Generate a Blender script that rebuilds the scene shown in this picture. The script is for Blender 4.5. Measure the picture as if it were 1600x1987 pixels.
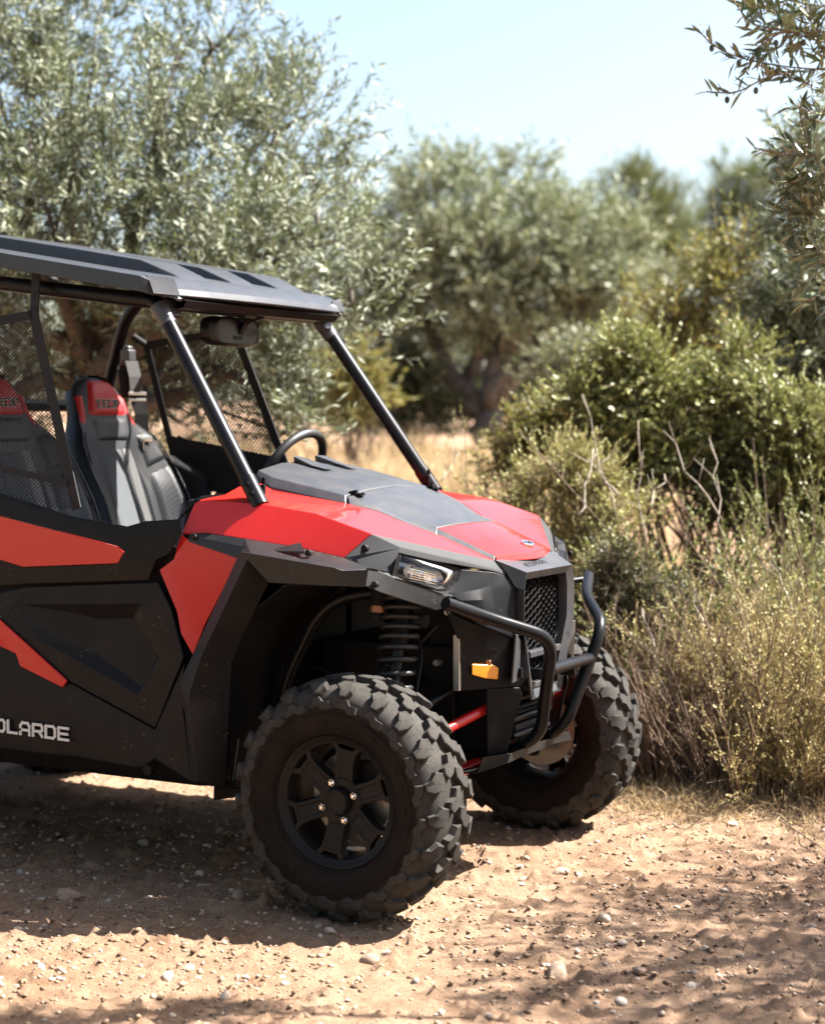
import bpy, bmesh, math, random
import numpy as np
from mathutils import Vector, Matrix

# ------------------------------------------------------------------ camera, sky, sun, exposure
scene = bpy.context.scene
for o in list(bpy.data.objects):
    bpy.data.objects.remove(o)
COL = scene.collection
CAM = np.array([2.7146, -5.3378, 1.4870])
YAW, PITCH, FPX = 2.065731, -0.0495654, 3495.1
PW, PH = 1600.0, 1987.0
FWD = np.array([math.cos(PITCH) * math.cos(YAW), math.cos(PITCH) * math.sin(YAW), math.sin(PITCH)])
RGT = np.array([math.sin(YAW), -math.cos(YAW), 0.0])
UPV = np.cross(RGT, FWD)
cam_data = bpy.data.cameras.new('camera')
cam = bpy.data.objects.new('camera', cam_data)
COL.objects.link(cam)
cam.matrix_world = Matrix(((RGT[0], UPV[0], -FWD[0], CAM[0]), (RGT[1], UPV[1], -FWD[1], CAM[1]),
                           (RGT[2], UPV[2], -FWD[2], CAM[2]), (0, 0, 0, 1)))
cam_data.sensor_fit = 'VERTICAL'
cam_data.sensor_height = 36.0
cam_data.lens = FPX / PH * 36.0
cam_data.clip_start, cam_data.clip_end = 0.1, 3000
cam_data.dof.use_dof = True
cam_data.dof.focus_distance = 5.5
cam_data.dof.aperture_fstop = 2.3
scene.camera = cam

SUN = Vector((0.60, 0.50, 1.0)).normalized()
world = bpy.data.worlds.new('World')
scene.world = world
world.use_nodes = True
wn = world.node_tree
sky = wn.nodes.new('ShaderNodeTexSky')
sky.sky_type = 'NISHITA'
sky.sun_disc = False
sky.sun_elevation = math.asin(SUN.z)
sky.sun_rotation = math.atan2(SUN.x, SUN.y)
sky.air_density, sky.dust_density, sky.ozone_density = 1.15, 3.0, 1.0
bg = wn.nodes['Background']
bg.inputs['Strength'].default_value = 0.055
wn.links.new(sky.outputs[0], bg.inputs['Color'])
sun_data = bpy.data.lights.new('sun', 'SUN')
sun_data.energy = 5.0
sun_data.angle = math.radians(0.53)
sun_data.color = (1.0, 0.965, 0.905)
sun = bpy.data.objects.new('sun', sun_data)
COL.objects.link(sun)
sun.rotation_euler = SUN.to_track_quat('Z', 'Y').to_euler()
sun.location = (6, 5, 12)
vs = scene.view_settings
vs.view_transform, vs.look, vs.gamma, vs.exposure = 'Standard', 'None', 1.0, 2.42
vs.use_curve_mapping = False
scene.cycles.use_denoising = True
scene.cycles.max_bounces = 8
scene.cycles.transparent_max_bounces = 8
scene.cycles.caustics_reflective = False
scene.cycles.caustics_refractive = False

rng = np.random.default_rng(7)
random.seed(7)

# ------------------------------------------------------------------ placing helpers
def ray(px, py):
    return FWD + RGT * ((px - PW / 2) / FPX) - UPV * ((py - PH / 2) / FPX)

def V(px, py, y):
    """point of the vehicle seen at a photo pixel, at lateral offset y"""
    d = ray(px, py)
    return Vector(CAM + d * ((y - CAM[1]) / d[1]))

def G(right, depth, z=0.0):
    """ground-plan point: metres to the right of the lens axis, metres in front"""
    f = np.array([math.cos(YAW), math.sin(YAW)])
    p = CAM[:2] + f * depth + RGT[:2] * right
    return Vector((p[0], p[1], z))

def PX(px, py, depth):
    d = ray(px, py)
    return Vector(CAM + d * depth)

# ------------------------------------------------------------------ materials
MATS = {}
def new_mat(name):
    m = bpy.data.materials.new(name)
    m.use_nodes = True
    MATS[name] = m
    nt = m.node_tree
    return m, nt, nt.nodes['Principled BSDF']

def N(nt, kind, **kw):
    n = nt.nodes.new(kind)
    for k, v in kw.items():
        if k in n.inputs:
            n.inputs[k].default_value = v
        else:
            setattr(n, k, v)
    return n

def ramp(nt, src, stops):
    r = nt.nodes.new('ShaderNodeValToRGB')
    e = r.color_ramp.elements
    while len(e) < len(stops):
        e.new(0.5)
    for i, (p, c) in enumerate(stops):
        e[i].position = p
        e[i].color = (*c, 1) if len(c) == 3 else c
    nt.links.new(src, r.inputs[0])
    return r.outputs[0]

def mixc(nt, fac, a, b):
    m = nt.nodes.new('ShaderNodeMix')
    m.data_type = 'RGBA'
    for sock, val in ((m.inputs[0], fac), (m.inputs[6], a), (m.inputs[7], b)):
        if hasattr(val, 'is_linked') or hasattr(val, 'links'):
            nt.links.new(val, sock)
        else:
            sock.default_value = val if not isinstance(val, tuple) else (*val, 1)
    return m.outputs[2]

def noise(nt, scale, detail=4.0, rough=0.55, coord='Object'):
    tc = nt.nodes.new('ShaderNodeTexCoord')
    n = nt.nodes.new('ShaderNodeTexNoise')
    n.inputs['Scale'].default_value = scale
    n.inputs['Detail'].default_value = detail
    n.inputs['Roughness'].default_value = rough
    nt.links.new(tc.outputs[coord], n.inputs['Vector'])
    return n.outputs['Fac']

def bump(nt, bsdf, src, strength, dist=0.002):
    b = nt.nodes.new('ShaderNodeBump')
    b.inputs['Strength'].default_value = strength
    b.inputs['Distance'].default_value = dist
    nt.links.new(src, b.inputs['Height'])
    nt.links.new(b.outputs[0], bsdf.inputs['Normal'])

def simple(name, col, rough, dust=0.0, dustcol=(0.30, 0.22, 0.15), grain=0.0, metal=0.0, spec=0.5, coat=0.0, gscale=900, dscale=14):
    m, nt, b = new_mat(name)
    b.inputs['Roughness'].default_value = rough
    b.inputs['Metallic'].default_value = metal
    b.inputs['Specular IOR Level'].default_value = spec
    b.inputs['Coat Weight'].default_value = coat
    b.inputs['Coat Roughness'].default_value = 0.055
    b.inputs['Coat IOR'].default_value = 1.5
    b.inputs['Base Color'].default_value = (*col, 1)
    if dust > 0:
        f1 = ramp(nt, noise(nt, dscale, 6, 0.65), [(0.42, (0, 0, 0)), (0.75, (dust,) * 3)])
        f2 = ramp(nt, noise(nt, dscale * 22, 2, 0.5), [(0.60, (0, 0, 0)), (0.72, (min(1, dust * 1.6),) * 3)])
        mx = nt.nodes.new('ShaderNodeMath'); mx.operation = 'MAXIMUM'
        nt.links.new(f1, mx.inputs[0]); nt.links.new(f2, mx.inputs[1])
        nt.links.new(mixc(nt, mx.outputs[0], col, dustcol), b.inputs['Base Color'])
    if grain > 0:
        bump(nt, b, noise(nt, gscale, 2, 0.5), grain, 0.0006)
    return m

simple('black_plastic', (0.0045, 0.005, 0.0062), 0.42, dust=0.022, grain=0.3, spec=0.15)
simple('flare_plastic', (0.008, 0.008, 0.0085), 0.46, dust=0.03, grain=0.4, spec=0.32, dscale=9)
simple('hood_plastic', (0.029, 0.031, 0.036), 0.38, dust=0.10, grain=0.35, spec=0.6)
simple('dark_plastic', (0.004, 0.004, 0.0045), 0.6, dust=0.02, spec=0.2)
simple('tube_black', (0.004, 0.0045, 0.006), 0.32, dust=0.02, grain=0.05, spec=0.20, gscale=500)
simple('red_paint', (0.46, 0.016, 0.012), 0.32, dust=0.03, spec=0.06, coat=0.65, dustcol=(0.45, 0.2, 0.14))
simple('red_metal', (0.50, 0.008, 0.008), 0.35, dust=0.05, coat=0.3)
simple('rim_black', (0.008, 0.0075, 0.0075), 0.45, dust=0.2, dustcol=(0.03, 0.02, 0.013), spec=0.16)
simple('steel', (0.55, 0.54, 0.52), 0.3, metal=1.0)
simple('disc_steel', (0.35, 0.33, 0.30), 0.4, metal=0.9)
simple('fabric_black', (0.006, 0.006, 0.007), 0.85, dust=0.03)
simple('vinyl_black', (0.010, 0.0105, 0.012), 0.5, grain=0.3, gscale=350)
simple('vinyl_red', (0.42, 0.012, 0.014), 0.5, grain=0.3, gscale=350)
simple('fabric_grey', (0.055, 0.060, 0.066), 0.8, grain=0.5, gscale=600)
simple('fabric_sunlit_and_piping', (0.17, 0.165, 0.16), 0.8, grain=0.5, gscale=600)  # sunlit copy of the insert grey, light put into the colour; also piping
simple('belt_grey', (0.06, 0.055, 0.055), 0.75)
simple('letter_white', (0.62, 0.61, 0.58), 0.6, dust=0.15)
simple('letter_dark', (0.004, 0.004, 0.005), 0.55, spec=0.15)
simple('roof_plastic', (0.026, 0.028, 0.033), 0.36, dust=0.06, grain=0.3, spec=0.5)
simple('amber', (0.75, 0.26, 0.01), 0.25, coat=0.5, dust=0.06)
simple('brow_plastic', (0.022, 0.023, 0.026), 0.68, dust=0.03, grain=0.4, spec=0.25)
simple('mirror_glass', (0.4, 0.4, 0.42), 0.03, metal=1.0)
simple('chrome', (0.75, 0.75, 0.76), 0.12, metal=1.0)
simple('lamp_silver', (0.30, 0.30, 0.31), 0.32, metal=0.9)
simple('spring_grey', (0.020, 0.019, 0.018), 0.42, spec=0.35)
simple('copper_ring', (0.35, 0.16, 0.09), 0.4, metal=0.8)

for _n, _thr in (('flare_plastic', .50), ('black_plastic', .58)):
  _nt = MATS[_n].node_tree; _b = _nt.nodes['Principled BSDF']
  _src = _b.inputs['Base Color'].links[0].from_socket
  _tc = N(_nt, 'ShaderNodeTexCoord'); _vo = N(_nt, 'ShaderNodeTexVoronoi', Scale=55.0); _nt.links.new(_tc.outputs['Object'], _vo.inputs['Vector'])
  _sp = ramp(_nt, _vo.outputs['Distance'], [(.10, (.8, .8, .8)), (.17, (0, 0, 0))])
  _ms = ramp(_nt, noise(_nt, 6, 3, .6), [(_thr, (0, 0, 0)), (_thr + .12, (1, 1, 1))])
  _mm = N(_nt, 'ShaderNodeMath', operation='MULTIPLY'); _nt.links.new(_sp, _mm.inputs[0]); _nt.links.new(_ms, _mm.inputs[1])
  _nt.links.new(mixc(_nt, _mm.outputs[0], _src, (.26, .20, .14)), _b.inputs['Base Color'])
m, nt, b = new_mat('carbon_vinyl')                      # woven seat bolster
tc = N(nt, 'ShaderNodeTexCoord'); w = N(nt, 'ShaderNodeTexChecker', Scale=180.0)
nt.links.new(tc.outputs['Object'], w.inputs['Vector'])
nt.links.new(mixc(nt, w.outputs['Fac'], (0.012, 0.012, 0.013), (0.05, 0.05, 0.052)), b.inputs['Base Color'])
b.inputs['Roughness'].default_value = 0.45

m, nt, b = new_mat('rubber')                            # dusty knobbly tyre
f = ramp(nt, noise(nt, 11, 6, 0.7), [(0.30, (0.25,) * 3), (0.72, (0.95,) * 3)])
f2 = ramp(nt, noise(nt, 240, 3, 0.6), [(0.35, (0.35,) * 3), (0.68, (1, 1, 1))])
mm = N(nt, 'ShaderNodeMath', operation='MULTIPLY'); nt.links.new(f, mm.inputs[0]); nt.links.new(f2, mm.inputs[1])
nt.links.new(mixc(nt, mm.outputs[0], (0.008, 0.0075, 0.007), (0.085, 0.075, 0.065)), b.inputs['Base Color'])
b.inputs['Roughness'].default_value = 0.8
b.inputs['Specular IOR Level'].default_value = 0.15
bump(nt, b, noise(nt, 320, 4, 0.65), 0.5, 0.0012)
m, nt, b = new_mat('rubber_side')
f = ramp(nt, noise(nt, 8, 6, 0.7), [(0.35, (0.1,) * 3), (0.75, (0.75,) * 3)])
nt.links.new(mixc(nt, f, (0.0045, 0.004, 0.004), (0.024, 0.016, 0.011)), b.inputs['Base Color'])
b.inputs['Roughness'].default_value = 0.75; b.inputs['Specular IOR Level'].default_value = 0.12
bump(nt, b, noise(nt, 200, 4, 0.65), 0.3, 0.001)

m, nt, b = new_mat('lens_glass')
b.inputs['Base Color'].default_value = (0.9, 0.92, 0.93, 1)
b.inputs['Roughness'].default_value = 0.02
b.inputs['Transmission Weight'].default_value = 1.0
b.inputs['IOR'].default_value = 1.3

# ------------------------------------------------------------------ object helpers
def obj(name, me, mat=None, parent=None):
    o = bpy.data.objects.new(name, me)
    COL.objects.link(o)
    if mat is not None and not me.materials:
        for mm_ in (mat if isinstance(mat, (list, tuple)) else [mat]):
            me.materials.append(MATS[mm_])
    if parent is not None:
        o.parent = parent
    return o

def tag(o, label, cat=None, group=None, kind=None):
    if label: o['label'] = label
    if cat: o['category'] = cat
    if group: o['group'] = group
    if kind: o['kind'] = kind
    return o

def empty(name, loc=(0, 0, 0), parent=None):
    o = bpy.data.objects.new(name, None)
    o.empty_display_size = 0.1
    COL.objects.link(o)
    o.location = loc
    o.parent = parent
    return o

def mesh_of(verts, faces, smooth=False):
    me = bpy.data.meshes.new('mesh')
    me.from_pydata([tuple(v) for v in verts], [], faces)
    if smooth:
        me.polygons.foreach_set('use_smooth', [True] * len(me.polygons))
    me.update()
    return me

def fast_mesh(verts, faces, smooth=False):
    """verts (n,3), faces (m,k) arrays of one size"""
    verts = np.asarray(verts, dtype=np.float32); faces = np.asarray(faces, dtype=np.int32)
    me = bpy.data.meshes.new('mesh')
    me.vertices.add(len(verts)); me.vertices.foreach_set('co', verts.ravel())
    k = faces.shape[1]
    me.loops.add(faces.size); me.loops.foreach_set('vertex_index', faces.ravel())
    me.polygons.add(len(faces))
    me.polygons.foreach_set('loop_start', np.arange(len(faces), dtype=np.int32) * k)
    if smooth:
        me.polygons.foreach_set('use_smooth', np.ones(len(faces), dtype=bool))
    me.update(calc_edges=True)
    return me

class MB:
    def __init__(s): s.v = []; s.f = []; s.m = []
    def add(s, verts, faces, mi=0):
        n = len(s.v); s.v += [tuple(v) for v in verts]
        s.f += [tuple(i + n for i in f) for f in faces]; s.m += [mi] * len(faces)
        return s
    def box(s, c, d, M=None, mi=0):
        c = Vector(c); hx, hy, hz = d[0] / 2, d[1] / 2, d[2] / 2
        vs = [Vector((x, y, z)) for x in (-hx, hx) for y in (-hy, hy) for z in (-hz, hz)]
        if M is not None: vs = [M @ v for v in vs]
        return s.add([v + c for v in vs], [(0, 1, 3, 2), (4, 6, 7, 5), (0, 4, 5, 1), (2, 3, 7, 6), (0, 2, 6, 4), (1, 5, 7, 3)], mi)
    def tube(s, pts, r, n=14, cap=True, mi=0, closed=False):
        v, f = tube_geo(pts, r, n, cap, closed)
        return s.add(v, f, mi)
    def build(s, name, mat, parent=None, smooth=False, bevel=0.0, sharp=None):
        me = mesh_of(s.v, s.f, smooth)
        o = obj(name, me, mat, parent)
        if any(s.m): me.polygons.foreach_set('material_index', s.m)
        if sharp is not None: me.set_sharp_from_angle(angle=math.radians(sharp))
        if bevel: add_bevel(o, bevel)
        return o

def add_bevel(o, w, seg=2, ang=28):
    b = o.modifiers.new('bevel', 'BEVEL')
    b.width, b.segments, b.limit_method, b.angle_limit = w, seg, 'ANGLE', math.radians(ang)
    b.harden_normals = False

def fillet(pts, rad, n=6):
    pts = [Vector(p) for p in pts]
    out = [pts[0]]
    for i in range(1, len(pts) - 1):
        a, b, c = pts[i - 1], pts[i], pts[i + 1]
        u, v = (a - b), (c - b)
        k = min(rad, u.length * 0.48, v.length * 0.48)
        p, q = b + u.normalized() * k, b + v.normalized() * k
        for j in range(n + 1):
            t = j / n
            out.append(p * (1 - t) ** 2 + b * 2 * t * (1 - t) + q * t * t)
    out.append(pts[-1])
    return out

def tube_geo(pts, r, n=14, cap=True, closed=False):
    pts = [Vector(p) for p in pts]
    rs = r if isinstance(r, (list, tuple, np.ndarray)) else [r] * len(pts)
    verts, faces = [], []
    m = len(pts)
    ref = None
    for i, p in enumerate(pts):
        if closed: t = pts[(i + 1) % m] - pts[i - 1]
        else: t = pts[min(i + 1, m - 1)] - pts[max(i - 1, 0)]
        t.normalize()
        if ref is None:
            ref = t.orthogonal().normalized()
        ref = (ref - t * ref.dot(t)).normalized()
        bi = t.cross(ref)
        for k in range(n):
            a = 2 * math.pi * k / n
            verts.append(p + (ref * math.cos(a) + bi * math.sin(a)) * rs[i])
    for i in range(m if closed else m - 1):
        j = (i + 1) % m
        for k in range(n):
            l = (k + 1) % n
            faces.append((i * n + k, i * n + l, j * n + l, j * n + k))
    if cap and not closed:
        faces.append(tuple(range(n - 1, -1, -1)))
        faces.append(tuple((m - 1) * n + k for k in range(n)))
    return verts, faces

def tube(name, pts, r, mat, parent, fil=0.0, n=16, closed=False):
    if fil: pts = fillet(pts, fil)
    v, f = tube_geo(pts, r, n, True, closed)
    me = mesh_of(v, f, True)
    me.set_sharp_from_angle(angle=math.radians(50))
    return obj(name, me, mat, parent)

def my(p): return Vector((p[0], -p[1], p[2]))

def lathe(profile, n=64, a0=0.0, a1=2 * math.pi):
    """profile of (y, r) turned about the y axis"""
    full = abs(a1 - a0 - 2 * math.pi) < 1e-6
    cnt = n if full else n + 1
    v = []
    for i in range(cnt):
        a = a0 + (a1 - a0) * i / n
        for y, r in profile: v.append((r * math.cos(a), y, r * math.sin(a)))
    k = len(profile); f = []
    for i in range(n):
        j = (i + 1) % cnt
        for q in range(k - 1):
            f.append((i * k + q, i * k + q + 1, j * k + q + 1, j * k + q))
    return v, f

def panel(name, pts, faces, mat, parent, thick=0.006, bevel=0.0025, mirror=True, toward=None, label=None):
    """sheet of facets given as (px, py, y) or Vectors; outer side faces the lens side; twin on the far side"""
    P = [p if isinstance(p, Vector) else V(*p) for p in pts]
    eye = Vector(CAM) if toward is None else Vector(toward)
    F = []
    for f in faces:
        nrm = Vector((0, 0, 0)); c = Vector((0, 0, 0))
        for i in range(len(f)):
            a, b_ = P[f[i]], P[f[(i + 1) % len(f)]]
            nrm += Vector(((a.y - b_.y) * (a.z + b_.z), (a.z - b_.z) * (a.x + b_.x), (a.x - b_.x) * (a.y + b_.y)))
            c += a
        c /= len(f)
        F.append(tuple(f) if nrm.dot(eye - c) > 0 else tuple(reversed(f)))
    out = []
    for side in ((0, 1) if mirror else (0,)):
        vv = P if side == 0 else [my(p) for p in P]
        ff = F if side == 0 else [tuple(reversed(f)) for f in F]
        me = mesh_of(vv, ff)
        o = obj(name, me, mat, parent)
        if thick:
            s = o.modifiers.new('solid', 'SOLIDIFY'); s.thickness = thick; s.offset = -1
        if bevel: add_bevel(o, bevel)
        if label: o['label'] = label
        out.append(o)
    return out

# strokes of block letters on a 0..1 box (x, y)
GLYPH = {
    'O': [[(.2, 0), (.8, 0), (1, .2), (1, .8), (.8, 1), (.2, 1), (0, .8), (0, .2), (.2, 0)]], 'L': [[(0, 1), (0, 0), (1, 0)]],
    'A': [[(0, 0), (0, .75), (.22, 1), (.78, 1), (1, .75), (1, 0)], [(0, .38), (1, .38)]],
    'R': [[(0, 0), (0, 1), (.85, 1), (1, .85), (1, .55), (.85, .42), (0, .42)], [(.62, .42), (1, 0)]],
    'D': [[(0, 0), (0, 1), (.8, 1), (1, .8), (1, .2), (.8, 0), (0, 0)]],
    'E': [[(1, 0), (0, 0), (0, 1), (1, 1)], [(0, .5), (.9, .5)]],
    'C': [[(1, 0), (0, 0), (0, 1), (1, 1)]], 'G': [[(1, 1), (0, 1), (0, 0), (1, 0), (1, .5), (.5, .5)]],
    'I': [[(.5, 0), (.5, 1)]], 'P': [[(0, 0), (0, 1), (1, 1), (1, .45), (0, .45)]],
    'F': [[(0, 0), (0, 1), (1, 1)], [(0, .5), (.9, .5)]],
    'S': [[(0, 0), (1, 0), (1, .5), (0, .5), (0, 1), (1, 1)]],
    'N': [[(0, 0), (0, 1), (1, 0), (1, 1)]], 'T': [[(0, 1), (1, 1)], [(.5, 1), (.5, 0)]],
}
def letters(name, text, origin, ux, uz, h, mat, parent, wid=0.75, gap=0.32, stroke=0.2, depth=0.0012, slant=0.0):
    """each letter its own sub-part: strokes with mitred joints, drawn in the plane (ux, uz)"""
    ux, uz = Vector(ux).normalized(), Vector(uz).normalized()
    nrm = ux.cross(uz).normalized()
    x0 = 0.0
    for ch in text:
        wch = wid * (0.25 if ch == 'I' else 1.0)
        mb = MB()
        for st in GLYPH[ch]:
            q = [(x0 + a * wch * h + slant * c * h, c * h) for a, c in st]
            for i in range(len(q) - 1):
                (ax, ay), (bx, by) = q[i], q[i + 1]
                L = math.hypot(bx - ax, by - ay); dx, dy = (bx - ax) / L, (by - ay) / L
                hw = stroke * h / 2
                ax, ay, bx, by = ax - dx * hw, ay - dy * hw, bx + dx * hw, by + dy * hw
                lift = depth + 0.00006 * i
                c4 = [(ax - dy * hw, ay + dx * hw), (bx - dy * hw, by + dx * hw), (bx + dy * hw, by - dx * hw), (ax + dy * hw, ay - dx * hw)]
                vs_ = [origin + ux * a + uz * c + nrm * lift for a, c in c4] + [origin + ux * a + uz * c - nrm * 0.001 for a, c in c4]
                mb.add(vs_, [(0, 3, 2, 1), (0, 1, 5, 4), (1, 2, 6, 5), (2, 3, 7, 6), (3, 0, 4, 7)])
        mb.build(name, mat, parent)
        x0 += (wch + gap) * h
    return x0

# ------------------------------------------------------------------ the buggy
buggy = empty('off_road_buggy', (0, 0, 0))
tag(buggy, 'red and black two-seat off-road buggy with roof, bull bar and knobbly tyres', 'buggy')

# ---- hood: red tops and sides, black cover, red nose
C0, C1, C2, C3, C4 = (380, 970, -.62), (450, 974, -.615), (520, 980, -.61), (612, 996, -.615), (721, 1036, -.61)
E0, E1, E2, E3 = (505, 937, -.40), (530, 951, -.385), (673, 977, -.335), (730, 991, -.31)
E4, E5, E6 = (790, 1016, -.272), (862, 1042, -.24), (959, 1087, -.222)
RA, RB = (435, 960, -.565), (464, 944, -.50)
S0, S1, S2, S3, S4 = (352, 1036, -.665), (400, 1034, -.675), (475, 1046, -.69), (580, 1063, -.68), (668, 1083, -.655)
panel('hood_panel', [C0, C1, C2, C3, C4, E0, E1, E2, E3, E4, E5, E6, RA, RB, S0, S1, S2, S3, S4],
      [(0, 1, 12), (1, 2, 13, 12), (2, 6, 5, 13), (2, 3, 7, 6), (3, 8, 7), (3, 4, 9, 8), (4, 10, 9), (4, 11, 10),
       (0, 14, 15, 1), (1, 15, 16, 2), (2, 16, 17, 3), (3, 17, 18, 4)], 'red_paint', buggy, 0.008, 0.003)
# red panel behind the wheel arch
panel('fender_panel', [(364, 1046, -.684), (350, 1037, -.667), (338, 1084, -.690), (309, 1106, -.700), (343, 1187, -.708), (351, 1230, -.712),
                       (374, 1271, -.722), (466, 1079, -.728), (336, 1101, -.692), (397, 1212, -.716), (384, 1047, -.692)],
      [(0, 10, 7, 9, 8), (0, 8, 2, 1), (8, 9, 6, 5, 4, 3, 2)], 'red_paint', buggy, 0.006, 0.003)
# black hood cover: centre-line points by hand, edges by pixel
ED = [V(497, 921, -.345), V(524, 945, -.378), V(640, 971, -.34), V(672, 977, -.33), V(730, 990, -.305), V(790, 1015, -.268), V(848, 1038, -.243)]
ET = [V(500, 912, -.325), V(530, 926, -.355), V(640, 953, -.322), V(670, 961, -.312), V(722, 978, -.285), V(794, 1012, -.25), V(848, 1023, -.216)]
CT = [Vector((-.60, 0, 1.352)), Vector((-.53, 0, 1.345)), Vector((-.30, 0, 1.292)), Vector((-.24, 0, 1.276)), Vector((-.14, 0, 1.248)), Vector((-.04, 0, 1.200)), Vector((.062, 0, 1.158))]
MT = [(ET[i] + CT[i]) / 2 + Vector((0, 0, .010 if i < 3 else .004)) for i in range(7)]
def cover_half(i0, i1, name):
    pts, faces = [], []
    idx = list(range(i0, i1 + 1)); n = len(idx)
    rows = []
    for i in idx:
        rows.append([ED[i] - Vector((0, 0, .012)), ED[i], ET[i], MT[i], CT[i], my(MT[i]), my(ET[i]), my(ED[i]), my(ED[i]) - Vector((0, 0, .012))])
    for r_ in rows: pts += r_
    for a in range(n - 1):
        for k in range(8):
            faces.append((a * 9 + k, a * 9 + k + 1, (a + 1) * 9 + k + 1, (a + 1) * 9 + k))
    faces.append(tuple(range(9)))
    faces.append(tuple((n - 1) * 9 + k for k in reversed(range(9))))
    me = mesh_of(pts, faces)
    bm = bmesh.new(); bm.from_mesh(me); bmesh.ops.recalc_face_normals(bm, faces=bm.faces); bm.to_mesh(me); bm.free()
    o = obj(name, me, 'hood_plastic', buggy); add_bevel(o, .004, 2, 22)
    return o
hood_cover = cover_half(0, 3, 'hood_cover')
ED3, ET3, CT3, MT3 = ED[3].copy(), ET[3].copy(), CT[3].copy(), MT[3].copy()
for L_ in (ED, ET, CT, MT): L_[3] = L_[3] + Vector((.008, 0, -.003))
hood_cover2 = cover_half(3, 6, 'hood_cover')
# raised scoop ribs, dark slots and latches on the cover
for s in (-1, 1):
    mb = MB()
    a, b_, c, d = Vector((-.585, s * .055, 1.352)), Vector((-.575, s * .10, 1.351)), Vector((-.44, s * .115, 1.330)), Vector((-.44, s * .045, 1.335))
    up = Vector((0, 0, .022))
    mb.add([a, b_, c, d, a + up, b_ + up, c + Vector((-.05, 0, .012)), d + Vector((-.05, 0, .012))],
           [(4, 5, 6, 7), (0, 1, 5, 4), (1, 2, 6, 5), (2, 3, 7, 6), (3, 0, 4, 7)])
    mb.build('scoop_rib', 'hood_plastic', hood_cover, bevel=.004)
    mb = MB()
    p = [V(806, 943, .268), V(846, 952, .285), V(902, 984, .275), V(875, 985, .235), V(828, 962, .225), V(806, 953, .215)]
    p = [q if s > 0 else my(q) for q in p]
    mb.add([q + Vector((0, 0, .002)) for q in p] + [q - Vector((0, 0, .01)) for q in p],
           [(0, 1, 2, 3, 4, 5)] + [(i, i + 6, (i + 1) % 6 + 6, (i + 1) % 6) for i in range(6)])
    mb.build('side_slot', 'flare_plastic', hood_cover2, bevel=.0015)
    p = [V(742, 929, .36), V(804, 942, .30), V(803, 953, .235), V(776, 946, .28)]
    p = [q if s > 0 else my(q) for q in p]
    mb = MB(); mb.add([q + Vector((0, 0, .002)) for q in p] + [q - Vector((0, 0, .01)) for q in p], [(0, 1, 2, 3)] + [(i, i + 4, (i + 1) % 4 + 4, (i + 1) % 4) for i in range(4)])
    mb.build('side_slot', 'flare_plastic', hood_cover, bevel=.0015)
    mb = MB()
    q = V(692, 962, -.268); q.y *= -s
    M_ = Matrix.Rotation(-.25, 3, 'Y')
    mb.box(q + Vector((0, 0, .000)), (.05, .030, .008), M_); mb.box(q + Vector((-.012, 0, .010)), (.030, .016, .014), M_); mb.box(q + Vector((.018, s * .004, .006)), (.022, .008, .008), M_)
    mb.build('latch', 'letter_dark', hood_cover2, bevel=.002)
# red nose between cover and grille
NZ = [V(848, 1024, -.216), V(960, 1078, -.205), V(959, 1086, -.222), Vector((.282, 0, 1.068)), Vector((.29, 0, 1.052)), Vector((.062, 0, 1.158)), Vector((.17, 0, 1.118))]
n0, n1, n2 = NZ[0], NZ[1], NZ[2]
mid = V(905, 1052, -.212)
panel('hood_nose', [n0, mid, n1, Vector((.285, 0, 1.066)), my(n1), my(mid), my(n0), CT[6], Vector((.175, 0, 1.117)), Vector((.297, 0, 1.046)), n1 + Vector((.010, 0, -.020)), my(n1) + Vector((.010, 0, -.020)), Vector((.175, -.13, 1.114)), Vector((.175, .13, 1.114))],
      [(0, 1, 12, 8, 7), (7, 8, 13, 5, 6), (1, 2, 12), (5, 13, 4), (12, 2, 3, 8), (8, 3, 4, 13), (2, 10, 9, 3), (3, 9, 11, 4)], 'red_paint', buggy, .006, .003, mirror=False)
# edge strips beside the nose
panel('nose_strip', [V(848, 1038, -.243), V(848, 1024, -.218), V(960, 1078, -.207), V(959, 1087, -.224)], [(0, 1, 2, 3)], 'hood_plastic', buggy, .008, .002)
em = MB()
ec = Vector((.235, .055, 1.091)); ex = Vector((.93, 0, -.36)).normalized(); ey = Vector((0, 1, 0)); en = ex.cross(ey).normalized()
ring = [ec + ex * (.020 * math.cos(2 * math.pi * k / 28)) + ey * (.034 * math.sin(2 * math.pi * k / 28)) for k in range(28)]
em.add([p + en * .003 for p in ring] + [p - en * .004 for p in ring], [tuple(range(28))] + [(k, k + 28, (k + 1) % 28 + 28, (k + 1) % 28) for k in range(28)])
emblem = em.build('emblem', 'chrome', buggy, bevel=.001)
em = MB()
for k, (dx, dy, w_, l_) in enumerate([(-.004, -.012, .006, .016), (.005, .0, .006, .02), (-.003, .014, .008, .01), (.006, .018, .004, .01)]):
    em.box(ec + ex * dx + ey * dy + en * .0032, (w_, l_, .0012), Matrix((ex, ey, en)).transposed())
em.build('emblem_mark', 'letter_dark', emblem)

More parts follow.
